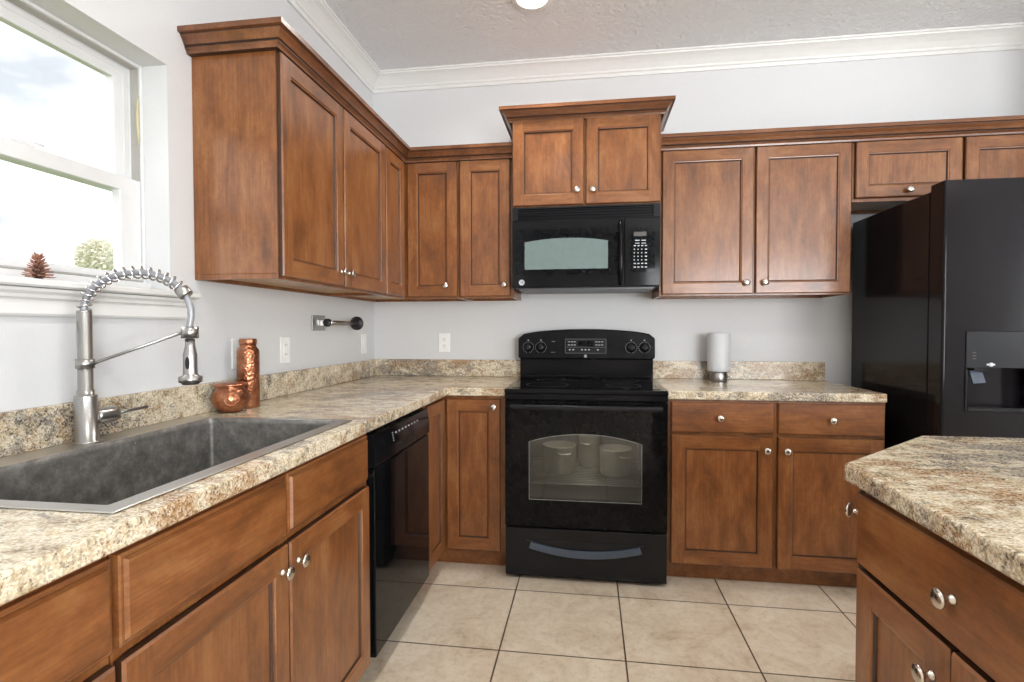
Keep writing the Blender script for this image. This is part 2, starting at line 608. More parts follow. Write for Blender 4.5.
# right and rear walls, with made-up window and door openings to admit light
struct(cells([-6.5, -4.6, -2.2, 0.0], [0, 0.9, 2.2, RZ], lambda i, j: not (i == 1 and j == 1), lambda u, v, t: (t, u, v), 6.0, 6.16).build('wall_right', WALLM))
struct(cells([-0.16, 2.75, 5.15, 6.16], [0, 0.03, 2.25, RZ], lambda i, j: not (i == 1 and j == 1), lambda u, v, t: (u, t, v), -6.66, -6.5).build('wall_rear', WALLM))
struct(MB().box((3.63, -0.001, 0), (3.75, -0.65, RZ - 0.001)).build('wall_alcove', WALLM))
# made-up patio door and living window frames, added for daylight (behind the camera)
def glazed(name, fr, u0, u1, v0, v1, mull):
    m = MB()
    def bar(a0, a1, b0, b1):
        m.prism([(a0, b0), (a1, b0), (a1, b1), (a0, b1)], fr, -0.03, 0.03)
    bar(u0, u1, v0, v0 + .06); bar(u0, u1, v1 - .06, v1)
    bar(u0, u0 + .06, v0, v1); bar(u1 - .06, u1, v0, v1)
    for q in mull: bar(q - .04, q + .04, v0, v1)
    o = struct(m.build(name, VINYL))
    g = MB().prism([(u0 + .05, v0 + .05), (u1 - .05, v0 + .05), (u1 - .05, v1 - .05), (u0 + .05, v1 - .05)], fr, -.004, .004).build('glass_pane', GLASS, o)
    return o
glazed('added_patio_door', lambda a, b, t: (a, -6.58 + t, b), 2.75, 5.15, 0.03, 2.25, [3.95])
glazed('added_side_window', lambda a, b, t: (6.08 + t, a, b), -4.6, -2.2, 0.9, 2.2, [-3.4])

# crown moulding at the ceiling
CP = [(0, 0), (.010, 0), (.013, .010), (.013, .018), (.020, .022), (.022, .032), (.030, .042), (.042, .056), (.058, .070), (.072, .078), (.078, .080), (.080, .088), (.088, .090), (.088, .0985), (0, .0985)]
struct(sweep([(0.0, -6.5), (0.0, 0.0), (3.63, 0.0), (3.63, -0.65)], CP, RZ - 0.0985, side=-1).build('trim_1', TRIMW, smooth_all=False))
# window stool and its moulded apron
m2 = MB()
m2.prism([(-0.155, 1.3005), (-0.155, 1.3265), (0.0004, 1.3265), (0.0004, 1.3005)], lambda a, b, t: (a, t, b), WY0 + .001, WY1 - .001)
m2.prism([(0.0005, 1.305), (0.0005, 1.3265), (0.040, 1.3265), (0.046, 1.322), (0.046, 1.312), (0.040, 1.307)], lambda a, b, t: (a, t, b), WY0 - .078, WY1 + .078)
struct(m2.build('trim_2', TRIMW))
AP = [(0.0005, 1.238), (.012, 1.238), (.016, 1.244), (.016, 1.276), (.020, 1.280), (.024, 1.282), (.026, 1.290), (.034, 1.297), (.036, 1.3045), (0.0005, 1.3045)]
struct(MB().prism(AP, lambda a, b, t: (a, t, b), WY0 - .045, WY1 + .052).build('trim_3', TRIMW))

# ---------------------------------------------------------------- sink window
def window():
    X0, X1 = -0.155, -0.086
    y0, y1, z0, z1 = WY0 + .001, WY1 - .001, 1.328, WZ1 - .001
    def ring(m, y0, y1, z0, z1, w, xa, xb, wb=None, wt=None):
        wb = w if wb is None else wb; wt = w if wt is None else wt
        fr = cells([y0, y0 + w, y1 - w, y1], [z0, z0 + wb, z1 - wt, z1], lambda i, j: not (i == 1 and j == 1), lambda u, v, t: (t, u, v), xa, xb)
        m.add(fr.v, fr.f)
    fm = MB()
    ring(fm, y0, y1, z0, z1, .010, X0, X1, wb=.029)
    ring(fm, y0 + .009, y1 - .009, z0 + .020, z1 - .009, .006, X0, -.121)
    fm.box((X1 - .001, y0 + .001, z0 + .001), (-.066, y1 - .001, z0 + .026))
    fo = struct(fm.build('window_1', VINYL, origin=(-0.1, -2.1, 1.33), bevel=.0012, seg=1))
    zm = 1.658
    ya, yb = y0 + .014, y1 - .014
    up = MB(); ring(up, ya, yb, zm - .020, z1 - .014, .058, -.150, -.124, wb=.036, wt=.045)
    u = up.build('upper_sash', VINYL, fo, bevel=.002, seg=1)
    m_ = MB(); ring(m_, ya + .018, yb - .018, zm - .018, z1 - .026, .005, -.1238, -.1215)
    m_.build('sash_bead', VINYL, u)
    MB().box((-.138, ya + .055, zm + .012), (-.134, yb - .055, z1 - .056)).build('glass_pane', GLASS, u)
    lo = MB(); ring(lo, y0 + .013, y1 - .013, z0 + .034, zm + .021, .076, -.119, -.089, wb=.020, wt=.043)
    l = lo.build('lower_sash', VINYL, fo, bevel=.002, seg=1)
    MB().box((-.116, ya + .072, z0 + .051), (-.113, yb - .072, zm - .020)).build('glass_pane', GLASS, l)
    GAP_SHADE = plain('grey_gap_shade', srgb(168, 166, 160), .7)  # grey pieces stand in for shadow in the gaps round the sashes
    MB().box((-.108, y0 + .013, z0 + .0293), (-.084, y1 - .013, z0 + .0337)).build('sill_gap_shade', GAP_SHADE, fo)
    k = MB().box((-.116, -2.045, zm + .0212), (-.092, -1.985, zm + .027)).box((-.110, -2.025, zm + .027), (-.096, -2.0, zm + .034))
    k.tube([(-.103, -2.012, zm + .033), (-.095, -1.985, zm + .035), (-.093, -1.962, zm + .033)], .004, 8)
    k.build('sash_lock', VINYL, l, bevel=.001, seg=1)
    for a, b_ in ((y1 - .0138, y1 - .0102), (y0 + .0102, y0 + .0138)):
        MB().box((-.120, a, zm + .024), (-.092, b_, z1 - .0102)).build('jamb_track_shade', GAP_SHADE, fo)
    MB().box((-.120, y0 + .0142, z1 - .0135), (-.092, y1 - .0142, z1 - .0102)).build('head_track_shade', GAP_SHADE, fo)
    # yellowed strip of foam hanging in the upper track
    pts = [(-.088, y1 - .017 + dy, z) for z, dy in ((1.945, 0), (1.92, -.004), (1.87, -.005), (1.82, -.002), (1.79, .001))]
    MB().tube(pts, [.002, .004, .0045, .0035, .0015], 8).build('foam_strip', plain('yellowed_foam', srgb(190, 182, 150), .8), fo)
window()

# ---------------------------------------------------------------- cabinets
def frame_fn(O, Uv, Nv):
    O, Uv, Nv = Vector(O), Vector(Uv).normalized(), Vector(Nv).normalized()
    return lambda u, v, n: O + Uv * u + Vector((0, 0, v)) + Nv * n

def grain_mats(Uv):
    return [WZ, WX if abs(Uv[0]) > abs(Uv[1]) else WY, GLAZE_SHADE]

def door_mesh(fr, w, h, t=.019, fw=.055):
    """shaker door with a bead and recessed panel: stiles (grain up), rails (grain across), glazed grooves"""
    m = MB()
    def rect(i, n): return [(i, i, n), (w - i, i, n), (w - i, h - i, n), (i, h - i, n)]
    def ring(a, b, mat):
        A, B = rect(*a), rect(*b)
        for k in range(4):
            j = (k + 1) % 4
            mm = mat if mat is not None else (1 if k in (0, 2) else 0)
            m.add([fr(*A[k]), fr(*A[j]), fr(*B[j]), fr(*B[k])], [(0, 1, 2, 3)], mm)
    m.add([fr(*q) for q in rect(0, 0)], [(3, 2, 1, 0)], 0)
    ring((0, 0), (0, t - .005), 2)  # sides painted dark in place of the shadow between doors
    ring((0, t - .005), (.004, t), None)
    b = .004
    # stiles and rails (butt joints)
    for x0, x1, y0, y1, mm in ((b, fw, b, h - b, 0), (w - fw, w - b, b, h - b, 0), (fw, w - fw, b, fw, 1), (fw, w - fw, h - fw, h - b, 1)):
        m.add([fr(x0, y0, t), fr(x1, y0, t), fr(x1, y1, t), fr(x0, y1, t)], [(0, 1, 2, 3)], mm)
    ring((fw, t), (fw + .002, t - .003), None)
    ring((fw + .002, t - .003), (fw + .007, t - .004), None)
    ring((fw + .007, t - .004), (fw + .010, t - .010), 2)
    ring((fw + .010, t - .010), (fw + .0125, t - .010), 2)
    i = fw + .0125
    m.add([fr(i, i, t - .010), fr(w - i, i, t - .010), fr(w - i, h - i, t - .010), fr(i, h - i, t - .010)], [(0, 1, 2, 3)], 0)
    return m

def slab_mesh(fr, w, h, t=.019, stepped=True):
    m = MB()
    def rect(i, n): return [(i, i, n), (w - i, i, n), (w - i, h - i, n), (i, h - i, n)]
    def ring(a, b, mat):
        A, B = rect(*a), rect(*b)
        for k in range(4):
            j = (k + 1) % 4
            m.add([fr(*A[k]), fr(*A[j]), fr(*B[j]), fr(*B[k])], [(0, 1, 2, 3)], mat)
    m.add([fr(*q) for q in rect(0, 0)], [(3, 2, 1, 0)], 1)
    if stepped:
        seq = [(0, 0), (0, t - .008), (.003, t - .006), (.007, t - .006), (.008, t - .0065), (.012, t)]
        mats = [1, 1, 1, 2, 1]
    else:
        seq = [(0, 0), (0, t - .004), (.004, t)]
        mats = [1, 1]
    for a, b, q in zip(seq, seq[1:], mats): ring(a, b, q)
    i = seq[-1][0]
    m.add([fr(*q) for q in rect(i, t)], [(0, 1, 2, 3)], 1)
    return m

KP = [(0, 0), (.0085, 0), (.0088, .002), (.0062, .005), (.0046, .009), (.0046, .013), (.0075, .016), (.0145, .0185), (.0162, .021), (.0158, .0235), (.012, .0262), (.006, .0277), (0, .028)]
def knob(parent, p, n, label='satin nickel mushroom knob'):
    o = MB().lathe(KP, p, n, 24).build('knob', NICKEL, parent)
    o['label'] = label
    return o

def door(parent, O, Uv, Nv, w, h, kn=None, fw=.055, name='door', slab=False, stepped=True):
    fr = frame_fn(O, Uv, Nv)
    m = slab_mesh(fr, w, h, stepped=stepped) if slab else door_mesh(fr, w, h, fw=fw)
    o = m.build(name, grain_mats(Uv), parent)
    if kn:
        for k in (kn if isinstance(kn, list) else [kn]):
            knob(o, fr(k[0], k[1], .019), Nv)
    return o

XP, XN, YP, YN = (1, 0, 0), (-1, 0, 0), (0, 1, 0), (0, -1, 0)

UB, UT = 1.374, 2.134      # wall cabinets
FX = 0.308                 # face plane of the wall cabinets

def wall_body(parent, x0, x1, y0, y1, z0, z1, openings=None, lip=.018):
    """carcass with a recessed lighter underside"""
    m = MB()
    m.box((x0, y0, z0 + lip), (x1, y1, z1), 0)
    t = .016
    m.box((x0, y0, z0), (x0 + t, y1, z0 + lip), 0); m.box((x1 - t, y0, z0), (x1, y1, z0 + lip), 0)
    m.box((x0 + t, y0, z0), (x1 - t, y0 + t, z0 + lip), 0); m.box((x0 + t, y1 - t, z0), (x1 - t, y1, z0 + lip), 0)
    o = m.build('body', [WZ], parent, bevel=.001, seg=1)
    MB().box((x0 + t, y0 + t, z0 + lip - .004), (x1 - t, y1 - t, z0 + lip - .0005)).build('bottom_panel', NATURAL, o)
    return o

G = .001
# left wall: two-door cabinet
t = thing('wall_cabinet', 'two-door brown wall cabinet with broad bare end panel, nearest the window', 'cabinet', (0, -1.12, UB))
wall_body(t, G, FX, -1.540, -.617, UB, UT)
dz0, dz1 = 1.383, 2.126
door(t, (FX, -1.533, dz0), YP, XP, .446, dz1 - dz0, (.446 - .030, .058))
door(t, (FX, -1.075, dz0), YP, XP, .450, dz1 - dz0, (.030, .058))

# corner cabinet (L shaped)
t = thing('corner_wall_cabinet', 'corner wall cabinet with two narrow doors folding where the upper runs meet', 'cabinet', (0.2, -0.2, UB))
Lp = [(G, -G), (.624, -G), (.624, -FX), (FX, -FX), (FX, -.615), (G, -.615)]
m = MB().prism(Lp, lambda a, b, tt: (a, b, tt), UB + .018, UT)
rim = []
def ringpoly(poly, w):
    # inset polygon for the rim of the underside (axis aligned corners)
    n = len(poly); out = []
    for i in range(n):
        p0, p1, p2 = Vector(poly[i - 1]), Vector(poly[i]), Vector(poly[(i + 1) % n])
        d1, d2 = (p1 - p0).normalized(), (p2 - p1).normalized()
        n1, n2 = Vector((d1.y, -d1.x)), Vector((d2.y, -d2.x))
        out.append(tuple(p1 + (n1 + n2) * w / (1 + n1.dot(n2))))
    return out
inn = ringpoly(Lp, .016)
for i in range(6):
    j = (i + 1) % 6
    m.prism([Lp[i], Lp[j], inn[j], inn[i]], lambda a, b, tt: (a, b, tt), UB, UB + .018)
b = m.build('body', WZ, t)
MB().prism(inn, lambda a, b, tt: (a, b, tt), UB + .014, UB + .0175).build('bottom_panel', NATURAL, b)
door(t, (FX, -.611, dz0), YP, XP, .262, dz1 - dz0)
door(t, (.334, -FX, dz0), XP, YN, .284, dz1 - dz0, (.284 - .062, .060))

# single-door cabinet left of the microwave
t = thing('wall_cabinet', 'narrow single-door wall cabinet left of the microwave', 'cabinet', (.78, 0, UB))
wall_body(t, .626, .9335, -FX, -G, UB, UT)
door(t, (.634, -FX, dz0), XP, YN, .280, dz1 - dz0, (.280 - .032, .062))

# raised cabinet above the microwave
MX0, MX1 = .9345, 1.701
MF = -.382
t = thing('wall_cabinet', 'raised two-door cabinet with flared crown above the microwave', 'cabinet', (1.32, 0, 1.845))
wall_body(t, MX0, MX1, MF, -G, 1.842, 2.305)
door(t, (MX0 + .004, MF, 1.850), XP, YN, .372, .444, (.372 - .034, .070))
door(t, (1.325 - .002, MF, 1.850), XP, YN, .374, .444, (.034, .070))
CR = [(0, 0), (.012, 0), (.014, .008), (.021, .015), (.021, .018), (.019, .0195), (.024, .0225), (.030, .033), (.040, .046), (.0405, .049), (.052, .050), (.052, .066), (0, .066)]
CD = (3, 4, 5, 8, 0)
CRL = [(0, 0)] + [(a + .009, h * 1.08) for a, h in CR[1:-1]] + [(0, .066 * 1.08)]
CM = [(a * 1.18, h * 1.05) for a, h in CR]
sweep([(MX0, -G * 2), (MX0, MF), (MX1, MF), (MX1, -G * 2)], CM, 2.290, side=-1, dark=CD).build('crown', [CWX, GLAZE_SHADE], t)

# two-door cabinet right of the microwave
t = thing('wall_cabinet', 'wide two-door wall cabinet between microwave and fridge', 'cabinet', (2.17, 0, UB))
wall_body(t, 1.704, 2.634, -FX, -G, UB, UT)
door(t, (1.716, -FX, dz0), XP, YN, .452, dz1 - dz0, (.452 - .036, .055))
door(t, (2.180, -FX, dz0), XP, YN, .448, dz1 - dz0, (.042, .055))

# over-fridge cabinet
t = thing('wall_cabinet', 'short two-door wall cabinet above the black fridge', 'cabinet', (3.12, 0, 1.83))
wall_body(t, 2.636, 3.606, -FX, -G, 1.832, UT)
door(t, (2.647, -FX, 1.850), XP, YN, .474, dz1 - 1.850, (.237, .030))
door(t, (3.135, -FX, 1.850), XP, YN, .466, dz1 - 1.850, (.237, .030))

# crown over the low cabinets
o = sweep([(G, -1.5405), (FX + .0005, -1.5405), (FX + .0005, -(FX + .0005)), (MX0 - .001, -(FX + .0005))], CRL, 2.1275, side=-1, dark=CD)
o = o.build('crown_molding', [CWY, GLAZE_SHADE], origin=(.2, -.3, 2.128))
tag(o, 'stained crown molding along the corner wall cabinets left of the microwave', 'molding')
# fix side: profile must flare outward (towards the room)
o = sweep([(MX1 + .001, -(FX + .0005)), (3.609, -(FX + .0005))], CRL, 2.1275, side=-1, dark=CD).build('crown_molding', [CWX, GLAZE_SHADE], origin=(2.6, -.3, 2.128))
tag(o, 'long straight stained crown molding over the cabinets right of the microwave', 'molding')

# ---- base cabinets
BT, TK = .874, .100
BF = .611                 # face plane of the base cabinets

def base_body(parent, poly, toe_poly, z1=BT):
    m = MB().prism(poly, lambda a, b, tt: (a, b, tt), TK, z1)
    o = m.build('body', WZ, parent, bevel=.001, seg=1)
    MB().prism(toe_poly, lambda a, b, tt: (a, b, tt), .0005, TK - .0005).build('toe_kick', WY, parent)
    return o
def rectp(x0, x1, y0, y1): return [(x0, y0), (x1, y0), (x1, y1), (x0, y1)]

# leftmost base cabinet
t = thing('base_cabinet', 'base cabinet with a drawer front, nearest the camera left of the sink cabinet', 'cabinet', (.3, -2.73, 0))
base_body(t, rectp(G, BF, -2.962, -2.484), rectp(G, .54, -2.962, -2.484))
door(t, (BF, -2.954, .713), YP, XP, .465, .146, None, name='drawer_front', slab=True)
door(t, (BF, -2.954, .105), YP, XP, .465, .590, (.03, .52))
# sink cabinet, open on top for the bowl
t = thing('sink_cabinet', 'two-door sink cabinet with false drawer fronts below the sink', 'cabinet', (.3, -2.02, 0))
m = MB()
m.box((G, -2.482, TK), (BF, -2.464, BT)).box((G, -1.552, TK), (BF, -1.534, BT)).box((G, -2.464, TK), (BF, -1.552, TK + .018))
m.box((BF - .019, -2.464, .845), (BF, -1.552, BT)).box((BF - .019, -2.464, .695), (BF, -1.552, .715)).box((BF - .019, -2.464, TK + .018), (BF, -1.552, TK + .04)).box((BF - .019, -2.04, TK + .04), (BF, -2.0, .695)).box((BF - .019, -2.04, .715), (BF, -2.0, .845))
m.build('body', WZ, t)
MB().box((G, -2.482, .0005), (.54, -1.534, TK - .0005)).build('toe_kick', WY, t)
for y, kk in ((-2.477, .454), (-2.015, .462)):
    door(t, (BF, y, .713), YP, XP, kk, .146, None, name='drawer_front', slab=True)
door(t, (BF, -2.477, .105), YP, XP, .454, .588, (.454 - .030, .532))
door(t, (BF, -2.015, .105), YP, XP, .462, .588, (.030, .532))

# corner base cabinet
t = thing('corner_base_cabinet', 'corner base cabinet with folding narrow doors between dishwasher and range', 'cabinet', (.4, -.4, 0))
poly = [(G, -G), (.934, -G), (.934, -BF), (BF, -BF), (BF, -.912), (G, -.912)]
toe = [(G, -G), (.934, -G), (.934, -.55), (.55, -.55), (.55, -.912), (G, -.912)]
base_body(t, poly, toe)
door(t, (BF, -.906, .105), YP, XP, .272, .752)
door(t, (.636, -BF, .105), XP, YN, .272, .752, (.272 - .030, .716))

# base cabinet right of range
t = thing('base_cabinet', 'base cabinet with two drawers over two doors right of the range', 'cabinet', (2.18, -.3, 0))
base_body(t, rectp(1.705, 2.650, -BF, -G), rectp(1.705, 2.650, -.55, -G))
door(t, (1.722, -BF, .722), XP, YN, .453, .141, (.216, .068), name='drawer', slab=True, stepped=False)
door(t, (2.195, -BF, .722), XP, YN, .447, .141, (.226, .068), name='drawer', slab=True, stepped=False)
door(t, (1.722, -BF, .098), XP, YN, .453, .609, (.453 - .032, .548), fw=.058)
door(t, (2.195, -BF, .098), XP, YN, .447, .609, (.034, .548), fw=.058)

# island cabinets
IX = 1.914
t = thing('island_cabinet', 'island cabinet with a wide one-knob drawer over doors, at lower right', 'cabinet', (2.3, -2.4, 0))
base_body(t, rectp(IX, 3.10, -3.0, -1.985), rectp(IX + .07, 3.10, -3.0, -1.985))
door(t, (IX, -1.990, .713), YN, XN, .590, .146, (.300, .073), name='drawer', slab=True, stepped=False)
door(t, (IX, -1.990, .105), YN, XN, .288, .596, (.288 - .034, .532))
door(t, (IX, -2.284, .105), YN, XN, .296, .596, (.034, .532))
door(t, (IX, -2.590, .713), YN, XN, .400, .146, (.2, .073), name='drawer', slab=True, stepped=False)
door(t, (IX, -2.590, .105), YN, XN, .400, .596, (.034, .532))
t = thing('island_corner_cabinet', 'angled far end cabinet of the island, one knob peeking past its corner', 'cabinet', (2.5, -1.8, 0))
base_body(t, [(IX + .001, -1.984), (3.10, -1.984), (3.10, -1.640), (2.258, -1.640)], [(IX + .09, -1.984), (3.10, -1.984), (3.10, -1.71), (2.26, -1.71)])
s2 = math.sqrt(.5)
_w = math.hypot(2.258 - IX - .001, .344)
door(t, (2.258 - s2 * .01, -1.640 - s2 * .01, .105), (-s2, -s2, 0), (-s2, s2, 0), _w - .02, .752, (_w - .02 - .020, .700))

# ---------------------------------------------------------------- countertops
CT0, CT1 = .8755, .914
SX0, SX1, SY0, SY1 = .050, .580, -2.440, -1.620     # sink cutout
us = [G, SX0, SX1, .645, .934]
vs_ = [-2.98, SY0, SY1, -.645, -G]
def sol(i, j):
    if i == 3: return j == 3
    return not (i == 1 and j == 1)
t = thing('countertop', 'long L-shaped speckled stone-look countertop holding the sink', 'countertop', (.3, -.6, CT0))
cells(us, vs_, sol, lambda u, v, tt: (u, v, tt), CT0, CT1).build('worktop', STONE, t, bevel=.004, seg=2)
m = MB().prism([(G, -2.98), (.020, -2.98), (.020, -.020), (.934, -.020), (.934, -G), (G, -G)], lambda a, b, tt: (a, b, tt), CT1 + .0003, 1.016)
m.build('backsplash', STONE, t, bevel=.002, seg=1)
t = thing('countertop', 'short speckled countertop between the range and the fridge', 'countertop', (2.2, -.3, CT0))
MB().box((1.7035, -.645, CT0), (2.641, -G, CT1)).build('worktop', STONE, t, bevel=.004, seg=2)
MB().box((1.7035, -.020, CT1 + .0003), (2.641, -G, 1.016)).build('backsplash', STONE, t, bevel=.002, seg=1)
poly = [(1.884, -3.05), (1.884, -1.957), (2.230, -1.610), (3.13, -1.610), (3.13, -3.05)]
o = MB().prism(poly, lambda a, b, tt: (a, b, tt), CT0, CT1).build('countertop', STONE, origin=(2.4, -2.3, CT0), bevel=.006, seg=3)
tag(o, 'pale speckled island countertop with a clipped corner at lower right', 'countertop')

# ---------------------------------------------------------------- sink and faucet
def sink():
    t = thing('kitchen_sink', 'rectangular stainless steel drop-in sink below the window', 'sink', (.32, -2.03, CT1))
    x0, x1, y0, y1 = .030, .596, -2.459, -1.600
    bx0, bx1, by0, by1 = .118, .557, -2.428, -1.622
    zt = CT1 + .0035
    fl = cells([x0, bx0, bx1, x1], [y0, by0, by1, y1], lambda i, j: not (i == 1 and j == 1), lambda u, v, tt: (u, v, tt), CT1 + .0003, zt)
    fl.build('rim', STEEL, t, bevel=.0012, seg=1)
    # bowl with rounded corners, open top
    def rr(a0, a1, b0, b1, r, n=5):
        p = []
        for cx_, cy_, a in ((a1 - r, b1 - r, 0), (a0 + r, b1 - r, 90), (a0 + r, b0 + r, 180), (a1 - r, b0 + r, 270)):
            for k in range(n + 1):
                q = math.radians(a + 90 * k / n)
                p.append((cx_ + r * math.cos(q), cy_ + r * math.sin(q)))
        return p
    lv = [(0.0, zt - .0006, .012), (0.0, .90, .012), (.004, .712, .012), (.008, .700, .016), (.020, .692, .022)]
    m = MB(); vs = []; n = 24
    for ins, z, r in lv:
        for a, b_ in rr(bx0 + ins, bx1 - ins, by0 + ins, by1 - ins, r):
            vs.append((a, b_, z))
    fs = []
    for i in range(len(lv) - 1):
        for k in range(n):
            j = (k + 1) % n
            fs.append((i * n + k, i * n + j, (i + 1) * n + j, (i + 1) * n + k))
    fs.append([(len(lv) - 1) * n + k for k in range(n)])
    o = m.add(vs, fs, 0, True).build('bowl', BOWL, t)
    md = o.modifiers.new('thick', 'SOLIDIFY'); md.thickness = .0012; md.offset = 1
    MB().lathe([(0, 0), (.020, 0), (.030, .003), (.044, .003), (.045, 0), (.045, -.002), (0, -.002)], (.33, -2.03, .6945), n=32).build('drain', CHROME, t)
sink()

def faucet():
    fx, fy, z0 = .066, -2.006, CT1 + .0036
    t = thing('kitchen_faucet', 'brushed spring-neck pull-down faucet at the back of the sink', 'faucet', (fx, fy, z0))
    MB().lathe([(0, 0), (.033, 0), (.033, .003), (.0248, .004), (.0248, .118), (.0243, .120), (.0185, .1205), (.0185, .133), (.0163, .135), (.0163, .333), (.0155, .335), (0, .335)], (fx, fy, z0), n=36).build('spout_post', BRUSHED, t)
    # direction of the spout: straight out over the bowl
    dv = Vector((.97, .24, 0)).normalized()
    reach = .236
    top = Vector((fx, fy, z0 + .335))
    end_ang = math.radians(28)
    rad = reach / (1 + math.cos(end_ang)) * 1.02
    def arc(a):   # a from pi to end_ang
        return top + dv * (rad + rad * math.cos(a)) + Vector((0, 0, .004 + rad * .74 * math.sin(a)))
    path = [top + Vector((0, 0, -.004))] + [arc(PI - (PI - end_ang) * k / 40) for k in range(41)]
    hose = plain('grey_hose', srgb(150, 152, 156), .35, .3)
    ends = path[-1]
    dock = Vector((fx, fy, 0)) + dv * (reach + .018)
    hpath = path + [ends + (dock + Vector((0, 0, 1.215)) - ends) * s_ + dv * .010 * math.sin(PI * s_) for s_ in (.25, .5, .75, 1.0)] + [dock + Vector((0, 0, 1.180))]
    MB().tube(hpath, .0080, 12).build('hose', hose, t)
    # coil
    cp = []
    turns = 17
    L = len(path) - 1
    N = turns * 14
    d_prev = None
    u = Vector((dv.y, -dv.x, 0))
    for k in range(N + 1):
        s_ = k / N * L
        i = min(int(s_), L - 1); f_ = s_ - i
        p = path[i].lerp(path[i + 1], f_)
        d = (path[min(i + 1, L)] - path[max(i - 1, 0)]).normalized() if i > 0 else (path[1] - path[0]).normalized()
        uu = u; ww = d.cross(uu).normalized()
        a = 2 * PI * turns * k / N
        cp.append(p + (uu * math.cos(a) + ww * math.sin(a)) * .0145)
    MB().tube(cp, .0026, 6).build('spring', CHROME, t)
    # collar at the end of the spring
    d = (path[-1] - path[-3]).normalized()
    MB().lathe([(0, -.002), (.0165, -.002), (.0175, 0), (.0175, .018), (.0165, .020), (0, .020)], path[-1] - d * .008, d, 24).build('collar', BRUSHED, t)
    # arm from the post to the docking clip
    zc = 1.118
    cl = Vector((fx, fy, zc))
    MB().lathe([(.0165, -.012), (.0205, -.012), (.0205, .012), (.0165, .012)], cl, n=28).build('post_collar', BRUSHED, t)
    dp = dock + Vector((0, 0, 1.196))
    perp = Vector((-dv.y, dv.x, 0))
    a_ = MB().tube([cl + dv * .020, cl + dv * .034 + Vector((0, 0, .006)), dp - dv * .022], .0042, 10)
    a_.build('support_arm', BRUSHED, t)
    MB().lathe([(.0135, -.014), (.0205, -.014), (.0205, .016), (.0135, .016)], dp, n=24).build('docking_clip', BRUSHED, t)
    # spray head
    hb = dock + Vector((0, 0, 1.062))
    h = MB().lathe([(0, 0), (.019, 0), (.021, .004), (.0270, .006), (.0280, .020), (.0180, .024), (.0170, .030), (.0165, .078), (.0150, .084), (.0120, .098), (.0115, .118), (0, .118)], hb, n=30).build('spray_head', BRUSHED, t)
    nrm = Vector((.30, -.95, 0)).normalized()
    pp = hb + nrm * .0152 + Vector((0, 0, .056))
    side = Vector((-nrm.y, nrm.x, 0))
    pts = []
    for k in range(16):
        a = 2 * PI * k / 16
        pts.append((.0055 * math.cos(a), .016 * math.sin(a)))
    MB().prism(pts, lambda a, b, tt: pp + side * a + Vector((0, 0, b)) + nrm * tt, -.004, .003).build('spray_button', BLACKM, h)
    # handle
    hd = Vector((.10, .99, .0)).normalized()
    hc = Vector((fx, fy, z0 + .062))
    hb_ = MB().lathe([(.0, .024), (.0195, .022), (.0205, .028), (.0205, .070), (.0185, .078), (.0145, .082), (0, .083)], hc, hd, 26).build('valve', BRUSHED, t)
    MB().tube([hc + hd * .080, hc + hd * .112 + Vector((0, 0, .002)), hc + hd * .172 + Vector((.0, 0, .004))], [.0065, .0048, .0042], 10).build('lever', BRUSHED, hb_)
faucet()

# ---------------------------------------------------------------- copper ware
t = thing('copper_bottle', 'tall hammered copper bottle behind the small copper pot', 'bottle', (.080, -1.372, CT1 + .0005))
MB().lathe([(0, 0), (.037, 0), (.039, .003), (.039, .200), (.0385, .208), (.036, .215), (.030, .223), (.0285, .226), (.0285, .236), (0, .236)], (.080, -1.372, CT1 + .0005), n=48).build('body', COPPER, t)
MB().lathe([(0, .2365), (.0300, .2365), (.0305, .238), (.0305, .252), (.029, .255), (0, .255)], (.080, -1.372, CT1 + .0005), n=36).build('cap', COPPER2, t)
t = thing('copper_pot', 'squat round embossed copper pot with lid beside the sink', 'pot', (.090, -1.486, CT1 + .0005))
MB().lathe([(0, 0), (.032, 0), (.036, .003), (.050, .018), (.059, .036), (.0615, .050), (.058, .066), (.049, .078), (.0445, .083), (.0445, .088), (.047, .091), (0, .091)], (.090, -1.486, CT1 + .0005), n=48).build('body', COPPER2, t)
# embossed ornament on the belly
em = MB()
c0 = Vector((.090, -1.486, CT1 + .048))
for k in range(-4, 5):
    pass
nn = Vector((.60, -.80, 0)).normalized(); sd = Vector((-nn.y, nn.x, 0))
def onb(a, b):
    base_r = .0605 - 7 * b * b * 1.0
    ang = a / .0605
    return c0 + (nn * math.cos(ang) + sd * math.sin(ang)) * base_r + Vector((0, 0, b))
em.tube([onb(.020 * math.cos(2 * PI * k / 24), .018 * math.sin(2 * PI * k / 24)) for k in range(25)], .0016, 6, caps=False)
em.tube([onb(-.010, .008), onb(-.004, .012), onb(0, .004), onb(.004, .012), onb(.010, .008)], .0014, 6)
em.tube([onb(-.008, -.010), onb(-.008, .002), onb(0, -.004), onb(.008, .002), onb(.008, -.010)], .0014, 6)
em.build('ornament', COPPER2, t)
l = MB().lathe([(0, .0915), (.050, .0915), (.054, .094), (.055, .097), (.052, .100), (.040, .103), (.02, .106), (0, .107)], (.090, -1.486, CT1 + .0005), n=40).build('lid', COPPER2, t)

